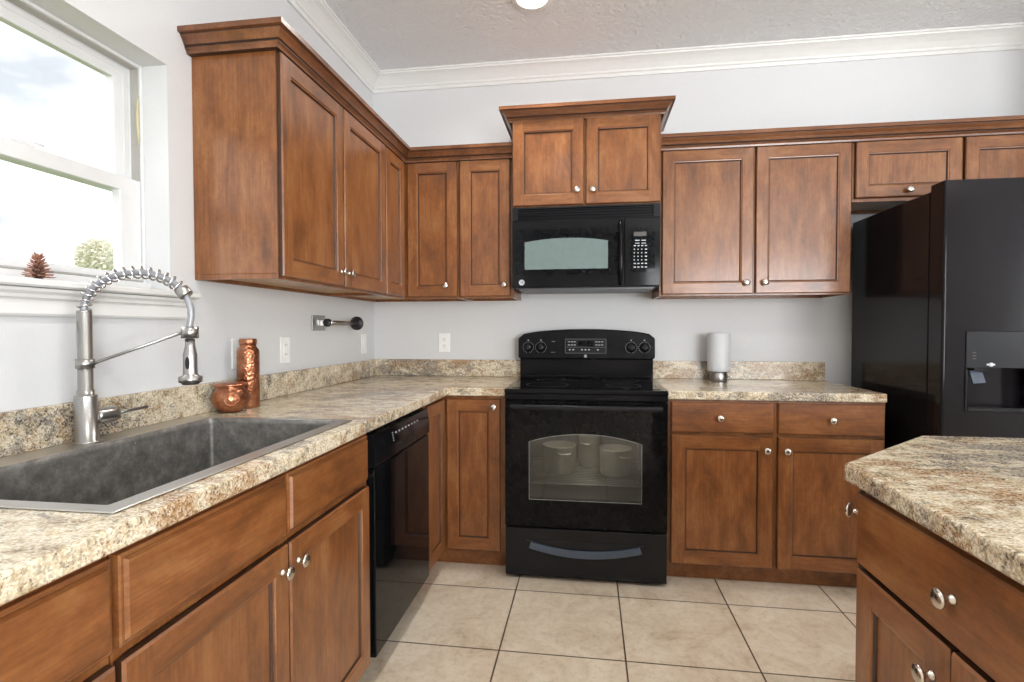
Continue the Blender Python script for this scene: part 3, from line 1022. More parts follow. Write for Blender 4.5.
# ---------------------------------------------------------------- pinecone on the stool
def pinecone():
    b = Vector((.012, -2.072, 1.3268))
    prof = [(0, 0), (.008, .001), (.012, .008), (.013, .018), (.010, .030), (.007, .042), (.003, .054), (0, .057)]
    brown = plain('pinecone_core', srgb(62, 38, 30), .8, noise=.2)
    tip = plain('pinecone_scale', srgb(150, 104, 84), .7, noise=.25, nscale=60)
    m = MB().lathe(prof, b, n=14, mat=0)
    n = 60
    for k in range(n):
        f = (k + .5) / n
        h = .003 + .053 * f
        rr = .014 + .012 * math.sin(min(1, f * 1.5 + .25) * PI) ** .8 - .012 * f
        a = k * 2.399963
        L = .0235 * (1 - .45 * f)
        dirv = Vector((math.cos(a), math.sin(a), 0)); tg = Vector((-dirv.y, dirv.x, 0))
        up = .02 + 1.3 * f * f
        d = (dirv + Vector((0, 0, up))).normalized()
        s = b + Vector((0, 0, max(.005, h))) + dirv * rr * .45
        e = s + d * L
        if e.z < b.z + .002: e.z = b.z + .002
        w = .0058 * (1 - .62 * f)
        nn_ = tg.cross(d).normalized() * .0012
        mid = s.lerp(e, .75)
        vs = [s - tg * .002 + nn_, s + tg * .002 + nn_, mid + tg * w + nn_, e + nn_ + Vector((0, 0, .002)), mid - tg * w + nn_,
              s - tg * .002 - nn_, s + tg * .002 - nn_, mid + tg * w - nn_, e - nn_, mid - tg * w - nn_]
        for q in vs:
            if q.z < b.z: q.z = b.z
        m.add(vs, [(0, 1, 2, 3, 4), (9, 8, 7, 6, 5), (0, 5, 6, 1), (1, 6, 7, 2), (2, 7, 8, 3), (3, 8, 9, 4), (4, 9, 5, 0)], 1)
    o = m.build('pinecone', [brown, tip], origin=b)
    tag(o, 'small brown open pinecone standing on the window sill', 'pinecone')
pinecone()

# ---------------------------------------------------------------- outlets, rack, lamp
def wall_plate(name, label, cat, c, Nv, kind, w=.072, h=.117):
    Nv = Vector(Nv); Uv = Vector((0, 0, 1)).cross(Nv)
    c = Vector(c)
    t = thing(name, label, cat, c)
    P = lambda a, b, tt: c + Uv * a + Vector((0, 0, b)) + Nv * (tt + .0005)
    def bx(m, a0, a1, b0, b1, t0, t1): return m.prism([(a0, b0), (a1, b0), (a1, b1), (a0, b1)], P, t0, t1)
    bx(MB(), -w / 2, w / 2, -h / 2, h / 2, 0, .005).build('cover_plate', WHITEP, t, bevel=.0015, seg=1)
    if kind == 'outlet':
        for sgn in (1, -1):
            s_ = bx(MB(), -.017, .017, sgn * .020 - .0145, sgn * .020 + .0145, .005, .0075).build('socket', WHITEP, t, bevel=.001, seg=1)
            mm = MB()
            bx(mm, -.0075, -.0055, sgn * .020 - .001, sgn * .020 + .008, .0073, .0080)
            bx(mm, .0055, .0075, sgn * .020 - .001, sgn * .020 + .008, .0073, .0080)
            bx(mm, -.002, .002, sgn * .020 - .009, sgn * .020 - .005, .0073, .0080)
            each_box(mm, 'slot', BLACKM, s_)
    else:
        s_ = bx(MB(), -.0165, .0165, -.033, .033, .005, .0075).build('rocker', WHITEP, t, bevel=.001, seg=1)
        if kind == 'gfci':
            mm = MB()
            bx(mm, -.006, .006, .001, .006, .0073, .0085); bx(mm, -.006, .006, -.006, -.001, .0073, .0085)
            each_box(mm, 'button', WHITEP, s_)
            mm = MB()
            for sg in (1, -1):
                bx(mm, -.0075, -.0055, sg * .020 - .003, sg * .020 + .005, .0073, .0079)
                bx(mm, .0055, .0075, sg * .020 - .003, sg * .020 + .005, .0073, .0079)
            each_box(mm, 'slot', STEELDK, s_)
    MB().lathe([(0, 0), (.003, 0), (.003, .0015), (0, .002)], P(0, h / 2 - .010 if kind != 'outlet' else 0, .005), Nv, 12).build('screw', WHITEP, t)
    return t
wall_plate('wall_outlet', 'white outlet plate mostly hidden behind the copper bottle', 'outlet', (0, -1.322, 1.112), XP, 'gfci')
wall_plate('wall_outlet', 'white outlet plate on left wall just right of copper bottle', 'outlet', (0, -1.002, 1.113), XP, 'gfci')
wall_plate('light_switch', 'narrow white switch plate on left wall near the corner', 'switch', (0, -.166, 1.116), XP, 'switch')
wall_plate('wall_outlet', 'white duplex outlet on the back wall left of the range', 'outlet', (.455, 0, 1.119), YN, 'outlet')

t = thing('paper_towel_holder', 'wall-mounted metal paper towel rod with black ends, empty', 'towel holder', (0, -.60, 1.236))
m = MB().box((.0005, -.768, 1.197), (.006, -.640, 1.273))
m.build('mounting_plate', BRUSHED, t, bevel=.001, seg=1)
RXX = .062
MB().box((.0062, -.700, 1.222), (RXX, -.694, 1.250)).build('arm', BRUSHED, t, bevel=.001, seg=1)
MB().tube([(RXX, -.712, 1.236), (RXX, -.400, 1.236)], .0115, 18).build('rod', BRUSHED, t)
MB().lathe([(0, 0), (.0185, 0), (.0195, .003), (.0195, .016), (.0185, .019), (0, .019)], (RXX, -.738, 1.236), YP, 24).build('end_knob', BLACKM, t)
MB().lathe([(.0196, 0), (.0215, 0), (.0215, .006), (.0196, .006)], (RXX, -.7255, 1.236), YP, 24).build('chrome_ring', CHROME, t)
MB().lathe([(0, 0), (.036, 0), (.038, .003), (.038, .010), (.036, .013), (0, .013)], (RXX, -.398, 1.236), YP, 28).build('end_disc', BLACKM, t)

t = thing('frosted_candle_lamp', 'frosted glass cylinder lamp on a chrome base right of the range', 'lamp', (2.052, -.112, CT1 + .0005))
lc = (2.052, -.112, CT1 + .0005)
MB().lathe([(0, 0), (.046, 0), (.047, .002), (.047, .050), (.045, .052), (0, .052)], lc, n=40).build('base', BRUSHED, t)
MB().lathe([(.044, .0525), (.0585, .0525), (.060, .060), (.060, .262), (.058, .264), (.055, .262), (.055, .060), (.044, .058)], lc, n=44).build('glass_shade', FROST, t)
MB().tube([(2.098, -.112, .938), (2.112, -.128, .936)], .003, 8).lathe([(0, 0), (.007, 0), (.008, .003), (.007, .008), (0, .009)], (2.110, -.126, .936), (.65, -.75, 0), 14).build('switch_knob', CHROME, t)

# recessed ceiling lights: one in view, the others added out of view for their light
def can(x, y, label=None, group=None):
    t = thing('recessed_light', label, 'ceiling light', (x, y, RZ), group)
    MB().lathe([(.072, -.0005), (.098, -.0005), (.100, -.003), (.098, -.006), (.086, -.010), (.072, -.010)], (x, y, RZ), n=40).build('trim_ring', WHITEP, t)
    MB().lathe([(0, -.005), (.0715, -.005), (.0715, -.0085), (0, -.0085)], (x, y, RZ), n=40).build('lens', LENS, t)
    d = bpy.data.lights.new('lamp_glow', 'AREA'); d.shape = 'DISK'; d.size = .15; d.energy = 9; d.color = (1, .98, .94)
    d.spread = math.radians(150)
    l = bpy.data.objects.new('lamp_glow', d); COL.objects.link(l); l.parent = t; l.location = (0, 0, -.012)
    return t
can(1.07, -.655, 'round recessed ceiling light glowing above the range')
can(1.07, -2.6, 'round recessed ceiling light added over the camera for its light, outside the view')
can(2.75, -2.3, 'round recessed ceiling light added over the island for its light, outside the view')

# ---------------------------------------------------------------- lettering helper
def lettering(parent, name, text, size, fr, mat, depth=.0006):
    c = bpy.data.curves.new(name, 'FONT')
    c.body = text; c.size = size; c.align_x = 'CENTER'; c.align_y = 'CENTER'; c.extrude = 0
    tmp = bpy.data.objects.new('tmp', c)
    COL.objects.link(tmp)
    dg = bpy.context.evaluated_depsgraph_get()
    me = bpy.data.meshes.new_from_object(tmp.evaluated_get(dg))
    bpy.data.objects.remove(tmp)
    og = root_of(parent)
    bm = bmesh.new(); bm.from_mesh(me)
    for v in bm.verts: v.co = Vector(fr(v.co.x, v.co.y, .0004)) - og
    g = bmesh.ops.extrude_face_region(bm, geom=bm.faces[:])
    off = Vector(fr(0, 0, depth)) - Vector(fr(0, 0, 0))
    for v in [e for e in g['geom'] if isinstance(e, bmesh.types.BMVert)]: v.co += off
    bm.to_mesh(me); bm.free()
    me.materials.clear(); me.materials.append(mat)
    o = bpy.data.objects.new(name, me); COL.objects.link(o); o.parent = parent
    return o

def emblem(parent, c, Nv, r):
    Nv = Vector(Nv); Uv = Vector((0, 0, 1)).cross(Nv).normalized(); Vv = Nv.cross(Uv)
    c = Vector(c)
    e = MB().lathe([(0, .0002), (r, .0002), (r, .0012), (r * .84, .0012), (r * .84, .0008), (0, .0008)], c, Nv, 28).build('emblem', LETTER, parent)
    lettering(e, 'emblem_letters', 'GE', r * 1.05, lambda a, b, n: c + Uv * a + Vv * b + Nv * (n + .0005), BLACKM, .0005)
    return e

# ---------------------------------------------------------------- range
def make_range():
    x0, x1 = .9395, 1.6995
    xc = (x0 + x1) / 2
    yf = -.650
    t = thing('electric_range', 'black freestanding electric range in the middle of the back wall', 'range', (xc, -.33, 0))
    # body shell with an oven cavity
    ox0, ox1, oz0, oz1, oyb = x0 + .085, x1 - .085, .345, .740, -.13
    sh = cells([x0, ox0, ox1, x1], [.030, oz0, oz1, .895], lambda i, j: not (i == 1 and j == 1), lambda u, v, tt: (u, tt, v), yf, oyb)
    sh.box((x0, oyb, .030), (x1, -.030, .895))
    sh.box((x0 + .03, -.56, .0005), (x1 - .03, -.05, .030))
    sh.build('body', BLACK, t)
    cav = MB()
    a, b_, c_, d_ = ox0 + .0008, ox1 - .0008, oz0 + .0008, oz1 - .0008
    cav.add([(a, yf, c_), (b_, yf, c_), (b_, oyb - .001, c_), (a, oyb - .001, c_), (a, yf, d_), (b_, yf, d_), (b_, oyb - .001, d_), (a, oyb - .001, d_)],
            [(0, 1, 2, 3), (7, 6, 5, 4), (0, 3, 7, 4), (1, 5, 6, 2), (3, 2, 6, 7)])
    cv = cav.build('oven_cavity', plain('speckled_oven_enamel', srgb(74, 76, 78), .5, noise=.25, nscale=260), t)
    md = cv.modifiers.new('thick', 'SOLIDIFY'); md.thickness = .0004; md.offset = 0
    rk = MB()
    for yy in [yf + .03 + .03 * k for k in range(15)]:
        rk.tube([(ox0 + .004, yy, .455), (ox1 - .004, yy, .455)], .0022, 6)
    rk.tube([(ox0 + .004, yf + .02, .455), (ox1 - .004, yf + .02, .455)], .0038, 8)
    rk.tube([(ox0 + .004, -.15, .455), (ox1 - .004, -.15, .455)], .0038, 8)
    rk.build('oven_rack', plain('dull_wire_rack', srgb(150, 150, 148), .6, .5), t)
    d = bpy.data.lights.new('oven_lamp', 'POINT'); d.energy = 4.5; d.color = (1, .95, .84); d.shadow_soft_size = .012
    l = bpy.data.objects.new('oven_lamp', d); COL.objects.link(l); l.parent = t; l.location = (.0, -.285, .722)
    # cooktop
    ck = MB().box((x0 - .002, -.686, .896), (x1 + .002, -.075, .918))
    ck = ck.build('cooktop', BLACK, t, bevel=.006, seg=3)
    MB().box((x0 + .030, -.640, .9183), (x1 - .030, -.110, .9200)).build('glass_surface', BLACKG, ck)
    ring_print = plain('dim_burner_print', srgb(40, 40, 42), .3)
    for bx_, by_, br_ in ((xc - .19, -.49, .105), (xc + .19, -.49, .085), (xc - .19, -.24, .075), (xc + .19, -.24, .095)):
        MB().lathe([(br_ - .0012, .9201), (br_ - .0012, .9203), (br_ + .0012, .9203), (br_ + .0012, .9201)], (bx_, by_, 0), n=48).build('burner_ring', ring_print, ck)
    # front strip below cooktop
    MB().box((x0, -.680, .866), (x1, yf - .0005, .8955)).build('front_strip', BLACK, t, bevel=.002, seg=1)
    # backguard: lower riser + bulging control console with an arched top
    MB().box((x0 - .002, -.085, .9185), (x1 + .002, -.012, 1.028)).box((x0 + .004, -.098, .920), (x1 - .004, -.085, .936)).build('backguard_riser', BLACK, t, bevel=.003, seg=2)
    n = 24
    poly = []
    xa, xb, zb = x0 - .012, x1 + .012, 1.028
    poly += [(xa + .012, zb), (xb - .012, zb), (xb - .002, zb + .012)]
    for k in range(n + 1):
        s_ = k / n
        xx = xb + (xa - xb) * s_
        zz = 1.158 + .044 * (1 - (2 * s_ - 1) ** 2) ** .55
        if k in (0, n): zz -= .010
        poly.append((xx, zz))
    poly += [(xa + .002, zb + .012)]
    lean = .10
    yfront = -.112
    def fc(a, z, tt):   # leaning front
        yy = (-.010) if tt == 0 else (yfront + (z - zb) * lean * 1.4)
        return (a, yy, z)
    cons = MB().prism(poly, fc, 0, 1).build('control_console', BLACK, t, bevel=.008, seg=3)
    nv = Vector((0, -1, lean * 1.4)).normalized()
    vv = Vector((0, lean * 1.4, 1)).normalized()
    P = lambda a, z, tt: Vector((a, yfront + (z - zb) * lean * 1.4, z)) + nv * tt
    def rectc(m, a0, a1, z0, z1, t0, t1): return m.prism([(a0, z0), (a1, z0), (a1, z1), (a0, z1)], P, t0, t1)
    panel = MB(); rectc(panel, xc - .115, xc + .115, 1.066, 1.142, .0003, .0018)
    pn = panel.build('touch_panel', BLACKP, cons)
    rectc(MB(), xc - .045, xc + .045, 1.104, 1.132, .002, .003).build('display', BLACKG, pn)
    ln = MB()
    for a0, a1, z0, z1 in ((xc - .117, xc + .117, 1.143, 1.1445), (xc - .117, xc - .1155, 1.064, 1.143), (xc + .1155, xc + .117, 1.064, 1.143), (xc - .117, xc + .117, 1.0625, 1.064), (xc - .117, xc + .117, 1.0965, 1.0975)):
        rectc(ln, a0, a1, z0, z1, .0019, .0024)
    ln.build('panel_outline', plain('grey_printing', srgb(120, 124, 130), .5), pn)
    bt = MB()
    for a in (-.095, -.078, -.062, .062, .078, .095):
        for z in (1.128, 1.110): rectc(bt, xc + a - .006, xc + a + .006, z - .0015, z + .0015, .0019, .0026)
    for a in (-.09, -.07, -.02, 0, .02, .07): rectc(bt, xc + a - .005, xc + a + .005, 1.080, 1.085, .0019, .0026)
    each_box(bt, 'button_mark', LETTER, pn)
    emblem(cons, P(xc, 1.046, .0002), nv, .0085)
    for kx in (x0 + .048, x0 + .122, x1 - .122, x1 - .048):
        kz = 1.096
        c = P(kx, kz, 0)
        k_ = MB().lathe([(0, 0), (.0255, .0003), (.0265, .003), (.022, .006), (.0195, .020), (.018, .022), (0, .022)], c, nv, 28)
        ko = k_.build('knob', BLACKP, cons)
        uu = Vector((1, 0, 0))
        MB().prism([(-.0042, -.019), (.0042, -.019), (.0042, .019), (-.0042, .019)], lambda a, b, tt: c + uu * a + vv * b + nv * tt, .0221, .030).build('grip_bar', BLACKP, ko, bevel=.001, seg=1)
        dm = MB()
        for q in range(18):
            a = 2 * PI * (q + .5) / 18
            if abs(a - 1.5 * PI) < .25: continue
            cc = c + (uu * math.cos(a) + vv * math.sin(a)) * .0315
            rd = (uu * math.cos(a) + vv * math.sin(a)); tg = nv.cross(rd)
            dm.prism([(-.0018, -.0009), (.0018, -.0009), (.0018, .0009), (-.0018, .0009)], lambda p, s, tt: cc + rd * p + tg * s + nv * tt, .0002, .0009)
        dm.prism([(-.004, .040), (.004, .040), (.004, .044), (-.004, .044)], lambda a, b, tt: c + uu * a + vv * b + nv * tt, .0002, .0009)
        dm.build('dial_marks', LETTER, cons)
    mk = MB(); rectc(mk, x0 + .180, x0 + .206, 1.066, 1.069, .0002, .0009); rectc(mk, x0 + .185, x0 + .205, 1.128, 1.132, .0002, .0009)
    each_box(mk, 'console_mark', plain('faint_printing', srgb(110, 112, 118), .5), cons)
    # oven door: frame with window opening (arched top)
    dz0, dz1 = .262, .862
    ya, yb = -.688, yf - .001
    wx0, wx1, wz0 = xc - .262, xc + .262, .392
    arch = [(wx0, wz0)] + [(wx0 + (wx1 - wx0) * k / 16, .668 + .040 * (1 - (2 * k / 16 - 1) ** 2)) for k in range(17)] + [(wx1, wz0)]
    outer = [(x0 + .002, dz0), (x0 + .002, dz1), (x1 - .002, dz1), (x1 - .002, dz0)]
    dm = MB()
    bmh = bmesh.new()
    def loop(pts, y): return [bmh.verts.new((a, y, z)) for a, z in pts]
    for y in (ya, yb):
        o_ = loop(outer, y); i_ = loop(arch, y)
        es = [bmh.edges.new((o_[k], o_[(k + 1) % 4])) for k in range(4)] + [bmh.edges.new((i_[k], i_[(k + 1) % len(i_)])) for k in range(len(i_))]
        bmesh.ops.triangle_fill(bmh, use_beauty=True, edges=es)
        if y == ya: oA, iA = o_, i_
        else: oB, iB = o_, i_
    for A, B in ((oA, oB), (iA, iB)):
        for k in range(len(A)):
            j = (k + 1) % len(A)
            bmh.faces.new((A[k], A[j], B[j], B[k]))
    bmesh.ops.recalc_face_normals(bmh, faces=bmh.faces)
    vi = {v: i for i, v in enumerate(bmh.verts)}
    dm.add([v.co.copy() for v in bmh.verts], [[vi[v] for v in f.verts] for f in bmh.faces])
    bmh.free()
    dr = dm.build('oven_door', BLACKG, t)
    MB().prism(arch, lambda a, z, tt: (a, tt, z), ya + .004, ya + .008).build('door_window', OVENGLASS, dr)
    # pale rim printed round the window
    rim_ = [(a, ya - .0006, z) for a, z in arch]; rim_.append(rim_[0])
    MB().tube(rim_, .0013, 6, caps=False).build('window_trim', plain('grey_window_trim', srgb(150, 154, 152), .4), dr)
    hp = []
    for k in range(21):
        s_ = k / 20
        hp.append((x0 + .030 + (x1 - x0 - .06) * s_, -.722 - .008 * math.sin(PI * s_), .838 + .000))
    h = MB()
    vs = []
    for p in hp:
        for dy, dzz in ((.010, -.012), (-.006, -.013), (-.012, -.004), (-.012, .006), (-.005, .013), (.010, .010)):
            vs.append((p[0], p[1] + dy, p[2] + dzz))
    fs = []
    for i in range(20):
        for k in range(6):
            j = (k + 1) % 6; fs.append((i * 6 + k, i * 6 + j, (i + 1) * 6 + j, (i + 1) * 6 + k))
    fs += [list(range(6)), list(range(120, 126))]
    h.add(vs, fs, 0, False)
    h.box((x0 + .030, -.718, .828), (x0 + .062, ya + .0005, .848)).box((x1 - .062, -.718, .828), (x1 - .030, ya + .0005, .848))
    h.build('door_handle', BLACKP, dr, bevel=.003, seg=2)
    # storage drawer
    sd_ = MB().box((x0 + .002, -.680, .018), (x1 - .002, yf - .001, .250)).build('storage_drawer', BLACKP, t, bevel=.004, seg=2)
    g = MB()
    up_, dn = [], []
    for k in range(25):
        s_ = k / 24
        a = xc - .265 + .53 * s_
        sag = -.036 * (1 - (2 * s_ - 1) ** 2)
        up_.append((a + (.012 if k == 0 else -.012 if k == 24 else 0), .190 + sag)); dn.append((a, .158 + sag * 1.05))
    g.prism(dn + up_[::-1], lambda a, z, tt: (a, tt - (.016 if z > 9 else 0), z), -.696, -.6805).build('pull_grip', GREYP, sd_, bevel=.003, seg=2)
    rc = MB()
    top = [(xc - .275 + .55 * k / 24, .194) for k in range(25)]
    low = [(xc - .275 + .55 * k / 24, .188 - .030 * (1 - (2 * k / 24 - 1) ** 2)) for k in range(25)]
    rc.prism(low + top[::-1], lambda a, z, tt: (a, tt, z), -.6812, -.6802).build('grip_recess', plain('recess_black', srgb(6, 6, 7), .6), sd_)
make_range()

# cooking pots stored in the oven
STAIN = plain('stainless_pot', srgb(206, 202, 190), .45, .8)
def stored_pot(x, y, r, h, label, handle_dir):
    z = .4575
    t = thing('cooking_pot', label, 'pot', (x, y, z), None)
    MB().lathe([(0, 0), (r * .93, 0), (r, .008), (r, h), (r + .004, h + .001), (r + .004, h + .004), (r - .003, h + .004), (r - .004, .010), (0, .010)], (x, y, z), n=40).build('pan', STAIN, t)
    a = Vector((math.cos(handle_dir), math.sin(handle_dir), 0)); b_ = Vector((-a.y, a.x, 0)); c = Vector((x, y, z + h * .8))
    MB().tube([c + a * (r - .001) + b_ * .03, c + a * (r + .022) + b_ * .024, c + a * (r + .026), c + a * (r + .022) - b_ * .024, c + a * (r - .001) - b_ * .03], .004, 8).build('handle', STAIN, t)
stored_pot(1.185, -.40, .085, .135, 'stainless pot behind the oven window, left of the three', -1.2)
stored_pot(1.345, -.27, .062, .165, 'stainless pot behind the oven window, standing farthest back', -1.9)
stored_pot(1.475, -.42, .080, .130, 'stainless pot behind the oven window, right of the three', -1.0)

# ---------------------------------------------------------------- microwave
def microwave():
    x0, x1, z0, z1, yf = .938, 1.696, 1.408, 1.840, -.392
    xc = (x0 + x1) / 2
    t = thing('microwave_oven', 'black over-the-range microwave mounted under the raised cabinet', 'microwave', (xc, -.2, z0))
    MB().box((x0, yf, z0 + .012), (x1, -.002, z1)).build('body', BLACKM, t, bevel=.002, seg=1)
    MB().box((x0 + .03, yf + .02, z0 + .002), (x1 - .03, -.03, z0 + .012)).build('bottom_plate', plain('grey_filter_plate', srgb(90, 90, 92), .4, .6), t)
    # vent grille with slats
    v = MB().box((x0 + .002, yf - .004, 1.770), (x1 - .002, yf, z1 - .002))
    for k in range(4):
        zz = 1.778 + k * .0135
        v.prism([(yf - .004, zz), (yf - .024, zz + .001), (yf - .024, zz + .004), (yf - .004, zz + .009)], lambda a, b, tt: (tt, a, b), x0 + .035, x1 - .035)
    v.box((x0 + .002, yf - .026, 1.770), (x0 + .035, yf - .004, z1 - .002)).box((x1 - .035, yf - .026, 1.770), (x1 - .002, yf - .004, z1 - .002)).box((x0 + .035, yf - .026, 1.829), (x1 - .035, yf - .004, z1 - .002))
    v.build('vent_grille', BLACKP, t)
    # door: slightly bowed slab
    dx1 = x0 + .575
    def bow(x): return yf - .030 - .010 * (1 - ((x - xc) / (.375)) ** 2)
    def bowed(m, xa, xb, za, zb, off0, off1, n=14):
        vs = []
        for k in range(n + 1):
            x = xa + (xb - xa) * k / n
            for z in (za, zb):
                vs.append((x, bow(x) - off1, z)); vs.append((x, (yf - .0005) if off0 is None else bow(x) - off0, z))
        fs = []
        for k in range(n):
            a = 4 * k; b = a + 4
            fs += [(a, b, b + 2, a + 2), (a + 1, a + 3, b + 3, b + 1), (a, a + 1, b + 1, b), (a + 2, b + 2, b + 3, a + 3)]
        fs += [(0, 2, 3, 1), (4 * n, 4 * n + 1, 4 * n + 3, 4 * n + 2)]
        m.add(vs, fs, 0, False)
        return m
    d = bowed(MB(), x0 + .001, dx1, z0 + .014, 1.766, None, 0).build('door', BLACK, t, bevel=.003, seg=2)
    # raised panel around the window
    def shape(xa, xb, za, zb, arc, off0, off1, n=20):
        m = MB(); vs = []
        for k in range(n + 1):
            s_ = k / n; x = xa + (xb - xa) * s_
            zt = zb - arc * (2 * s_ - 1) ** 2
            for z in (za, zt):
                vs.append((x, bow(x) - off1, z)); vs.append((x, bow(x) - off0, z))
        fs = []
        for k in range(n):
            a = 4 * k; b = a + 4
            fs += [(a, b, b + 2, a + 2), (a + 1, a + 3, b + 3, b + 1), (a, a + 1, b + 1, b), (a + 2, b + 2, b + 3, a + 3)]
        fs += [(0, 2, 3, 1), (4 * n, 4 * n + 1, 4 * n + 3, 4 * n + 2)]
        return m.add(vs, fs)
    pl = shape(x0 + .018, dx1 - .012, 1.482, 1.722, .0, .0004, .0035).build('window_surround', BLACKG, d)
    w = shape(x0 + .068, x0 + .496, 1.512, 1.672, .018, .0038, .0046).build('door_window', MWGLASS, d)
    emblem(d, (x0 + .052, bow(x0 + .052) - .0004, 1.446), YN, .0150)
    # control panel
    c = bowed(MB(), dx1 + .003, x1 - .001, z0 + .014, 1.766, None, 0).build('control_panel', BLACK, t, bevel=.003, seg=2)
    bowed(MB(), dx1 + .032, x1 - .028, 1.492, 1.722, .0003, .0018).build('keypad_panel', BLACKG, c)
    bowed(MB(), dx1 + .050, dx1 + .112, 1.672, 1.694, .002, .0026).build('display', STEELDK, c)
    kb = MB()
    xs = [dx1 + .050 + .0185 * k for k in range(4)]
    rows = [(1.650, 4), (1.640, 0), (1.624, 4), (1.606, 4), (1.588, 4), (1.570, 4), (1.552, 4), (1.534, 4), (1.516, 4)]
    for z, n_ in rows:
        if not n_: continue
        if z > 1.63:
            for q in (dx1 + .056, dx1 + .088):
                bowed(kb, q, q + .022, z - .001, z + .003, .0019, .0026, 1)
                bowed(kb, q, q + .022, z - .015, z - .012, .0019, .0026, 1)
        else:
            for i, q in enumerate(xs):
                wq = .010 if (i == 3 or z > 1.61 or z < 1.54) else .005
                bowed(kb, q, q + wq, z - .0025, z + .0025, .0019, .0026, 1)
    each_box(kb, 'key', LETTER, c)
    # handle: vertical bow at the right of the door
    hx = dx1 - .016
    hp = [(hx, bow(hx) - .002, 1.748), (hx, bow(hx) - .024, 1.735), (hx, bow(hx) - .034, 1.66), (hx, bow(hx) - .036, 1.59), (hx, bow(hx) - .034, 1.52), (hx, bow(hx) - .024, 1.448), (hx, bow(hx) - .002, 1.434)]
    MB().tube(hp, [.010, .011, .011, .011, .011, .011, .010], 14).build('door_handle', BLACK, d)
microwave()

# ---------------------------------------------------------------- dishwasher
def dishwasher():
    y0, y1 = -1.529, -.917
    t = thing('dishwasher', 'glossy black dishwasher between the sink cabinet and the corner', 'dishwasher', (.3, -1.22, 0))
    MB().box((.02, y0 + .002, .100), (.600, y1 - .002, .868)).build('body', BLACKM, t)
    MB().box((.08, y0 + .002, .0005), (.535, y1 - .002, .0995)).build('toe_panel', BLACKM, t)
    MB().box((.6005, y0 + .006, .104), (.636, y1 - .006, .738)).build('door', BLACKG, t, bevel=.004, seg=2)
    # control fascia leaning back with pocket handle
    m = MB().prism([(.6005, .742), (.634, .742), (.640, .752), (.640, .790), (.630, .853), (.6005, .857)], lambda a, b, tt: (a, tt, b), y0 + .006, y1 - .006)
    c = m.build('control_fascia', BLACK, t, bevel=.002, seg=1)
    MB().box((.6395, -1.33, .752), (.6415, -1.12, .778)).build('pocket_handle', BLACKM, c)
    P = lambda u, v, tt: Vector((.640 - .010 / .063 * (v - .790) + tt, u, v))
    b = MB()
    for k in range(8):
        u = -1.33 + k * .035
        b.prism([(u, .822), (u + .014, .822), (u + .014, .828), (u, .828)], P, .0003, .0012)
    for k in range(4):
        b.prism([(-1.36, .800 + k * .009), (-1.352, .800 + k * .009), (-1.352, .804 + k * .009), (-1.36, .804 + k * .009)], P, .0003, .0012)
    each_box(b, 'button_mark', plain('grey_button_print', srgb(150, 152, 156), .5), c)
dishwasher()

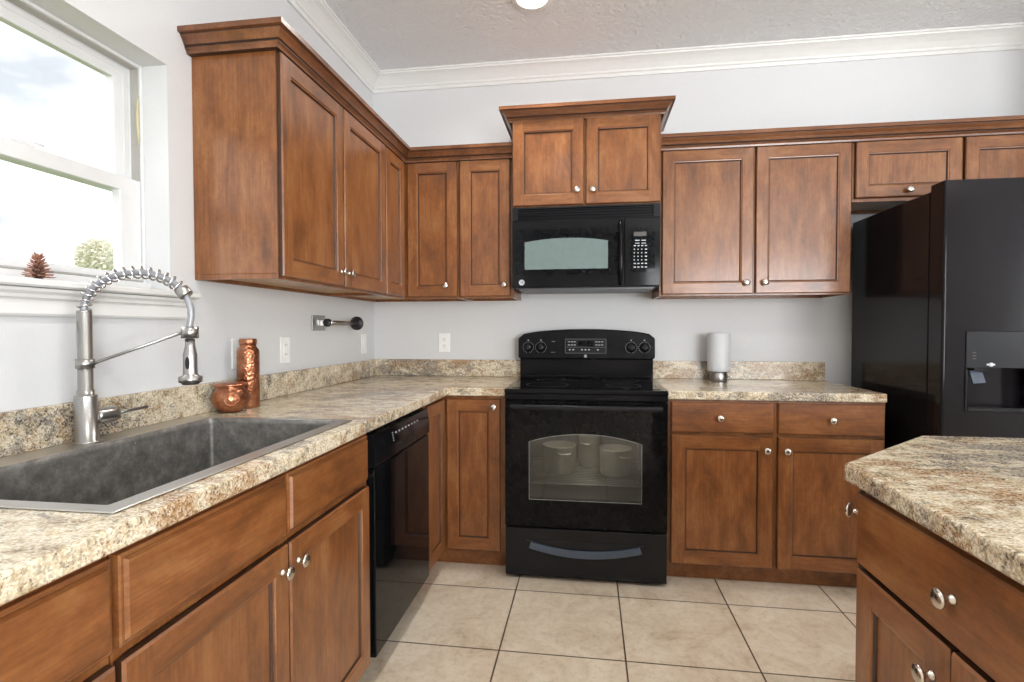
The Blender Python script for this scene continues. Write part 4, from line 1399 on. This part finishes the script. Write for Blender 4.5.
# ---------------------------------------------------------------- fridge
def fridge():
    x0, x1, yb, yf = 2.742, 3.622, -.090, -.742
    t = thing('refrigerator', 'tall black side-by-side refrigerator at the right of the kitchen', 'refrigerator', (3.18, -.4, 0))
    MB().box((x0, yf, .040), (x1, yb, 1.770)).box((x0 + .02, yf + .03, .0005), (x1 - .02, yb - .02, .040)).build('body', FRIDGE, t, bevel=.004, seg=2)
    MB().box((x0 + .012, yf - .012, .100), (x1 - .012, yf - .0005, 1.765)).build('gasket', BLACKM, t)
    MB().box((x0 + .01, yf - .045, .012), (x1 - .01, yf - .0005, .090)).build('kick_grille', BLACKM, t, bevel=.003, seg=1)
    split = x0 + .400
    ya, yd = yf - .013, -.842
    dz0, dz1 = .095, 1.792
    def rounded(xa, xb, r=.009, n=6):
        p = [(xb, ya), (xb, yd + r * .5)]
        for k in range(n + 1):
            a = -PI * k / (2 * n)
            pass
        p = [(xa, ya)]
        for k in range(n + 1):
            a = PI + PI / 2 * k / n
            p.append((xa + r + r * math.cos(a), yd + r + r * math.sin(a)))
        for k in range(n + 1):
            a = 1.5 * PI + PI / 2 * k / n
            p.append((xb - r + r * math.cos(a), yd + r + r * math.sin(a)))
        p.append((xb, ya))
        return p
    # freezer door with a dispenser recess cut through its face
    xa, xb = x0 - .004, split - .003
    rx0, rx1, rz0, rz1 = x0 + .082, x0 + .330, .885, 1.045
    m = MB()
    P3 = lambda a, b, tt: (a, b, tt)
    m.prism(rounded(xa, xb), P3, dz0, rz0, smooth=False)
    m.prism(rounded(xa, xb), P3, rz1, dz1, smooth=False)
    # middle band: left cheek, right cheek, back
    n = 6; r = .009
    left = [(xa, ya)] + [(xa + r + r * math.cos(PI + PI / 2 * k / n), yd + r + r * math.sin(PI + PI / 2 * k / n)) for k in range(n + 1)] + [(rx0, yd), (rx0, ya)]
    right = [(rx1, ya), (rx1, yd)] + [(xb - r + r * math.cos(1.5 * PI + PI / 2 * k / n), yd + r + r * math.sin(1.5 * PI + PI / 2 * k / n)) for k in range(n + 1)] + [(xb, ya)]
    m.prism(left, P3, rz0, rz1); m.prism(right, P3, rz0, rz1)
    m.box((rx0, ya, rz0), (rx1, ya - .012, rz1))
    fd = m.build('freezer_door', FRIDGE, t)
    MB().prism(rounded(split + .003, x1 + .004), P3, dz0, dz1).build('fridge_door', FRIDGE, t)
    # handles
    for hx in (split - .040, split + .040):
        MB().tube([(hx, yd + .002, 1.60), (hx, yd - .045, 1.57), (hx, yd - .05, 1.2), (hx, yd - .045, .72), (hx, yd + .002, .69)], .013, 12).build('door_handle', BLACK, fd if hx < split else t)
    # dispenser
    dp = MB().box((rx0 - .004, yd - .006, rz1), (rx1 + .004, yd + .001, 1.192)).build('dispenser_panel', BLACKP, fd, bevel=.003, seg=2)
    fr_ = MB()
    fr_.box((rx0 - .004, yd - .006, rz0 - .012), (rx0 + .004, yd + .02, rz1 - .0005)).box((rx1 - .004, yd - .006, rz0 - .012), (rx1 + .004, yd + .02, rz1 - .0005)).box((rx0 + .004, yd - .008, rz0 - .012), (rx1 - .004, yd + .060, rz0 + .004))
    fr_.build('dispenser_frame', BLACKP, fd, bevel=.002, seg=1)
    pd = MB().prism([(-.020, 0), (.026, .004), (.022, .045), (-.024, .052)], lambda a, b, tt: (rx0 + .056 + a, yd + .012 + b * .35 + tt, .982 + b), 0, .004)
    pd.build('paddle', plain('grey_clear_plastic', srgb(66, 74, 88), .2), fd)
    MB().box((rx0 + .036, yd + .010, 1.034), (rx0 + .082, yd + .050, rz1 - .0005)).build('spout', BLACKP, fd)
    MB().lathe([(0, 0), (.008, 0), (.008, .003), (0, .004)], (rx0 + .085, yd - .0062, 1.060), YN, 16).box((rx0 + .070, yd - .009, 1.057), (rx0 + .098, yd - .006, 1.063)).build('lock_key', LETTER, dp)
    ic = MB()
    for k in range(3):
        ic.box((rx0 + .020, yd - .0068, 1.105 - k * .012), (rx0 + .032, yd - .0062, 1.109 - k * .012))
    each_box(ic, 'panel_mark', STEELDK, dp)
fridge()

# ---------------------------------------------------------------- outside
g = MB().box((-60, -40, -.4), (-.3, 60, -.35))
struct(g.build('ground', plain('lawn', srgb(120, 140, 80), .9, noise=.3, nscale=2)))
def tree():
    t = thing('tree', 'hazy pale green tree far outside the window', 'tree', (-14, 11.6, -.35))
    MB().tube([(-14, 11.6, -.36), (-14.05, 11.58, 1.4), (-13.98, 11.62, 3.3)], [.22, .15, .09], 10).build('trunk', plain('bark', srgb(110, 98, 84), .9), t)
    m = MB()
    rnd = random.Random(4)
    for k in range(1500):
        a, h = rnd.uniform(0, 2 * PI), rnd.uniform(-1, 1)
        r = rnd.uniform(.3, 1) ** .5
        q = Vector((math.cos(a) * math.sqrt(1 - h * h) * .95 * r, math.sin(a) * math.sqrt(1 - h * h) * .95 * r, h * .95 * r)) * .66 + Vector((-14, 11.62, 3.44))
        n_ = Vector((rnd.uniform(-1, 1), rnd.uniform(-1, 1), rnd.uniform(-1, 1))).normalized()
        u = n_.orthogonal().normalized() * .07; w = n_.cross(u).normalized() * .045
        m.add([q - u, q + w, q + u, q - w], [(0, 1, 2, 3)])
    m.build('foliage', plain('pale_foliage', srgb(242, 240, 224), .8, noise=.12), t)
tree()
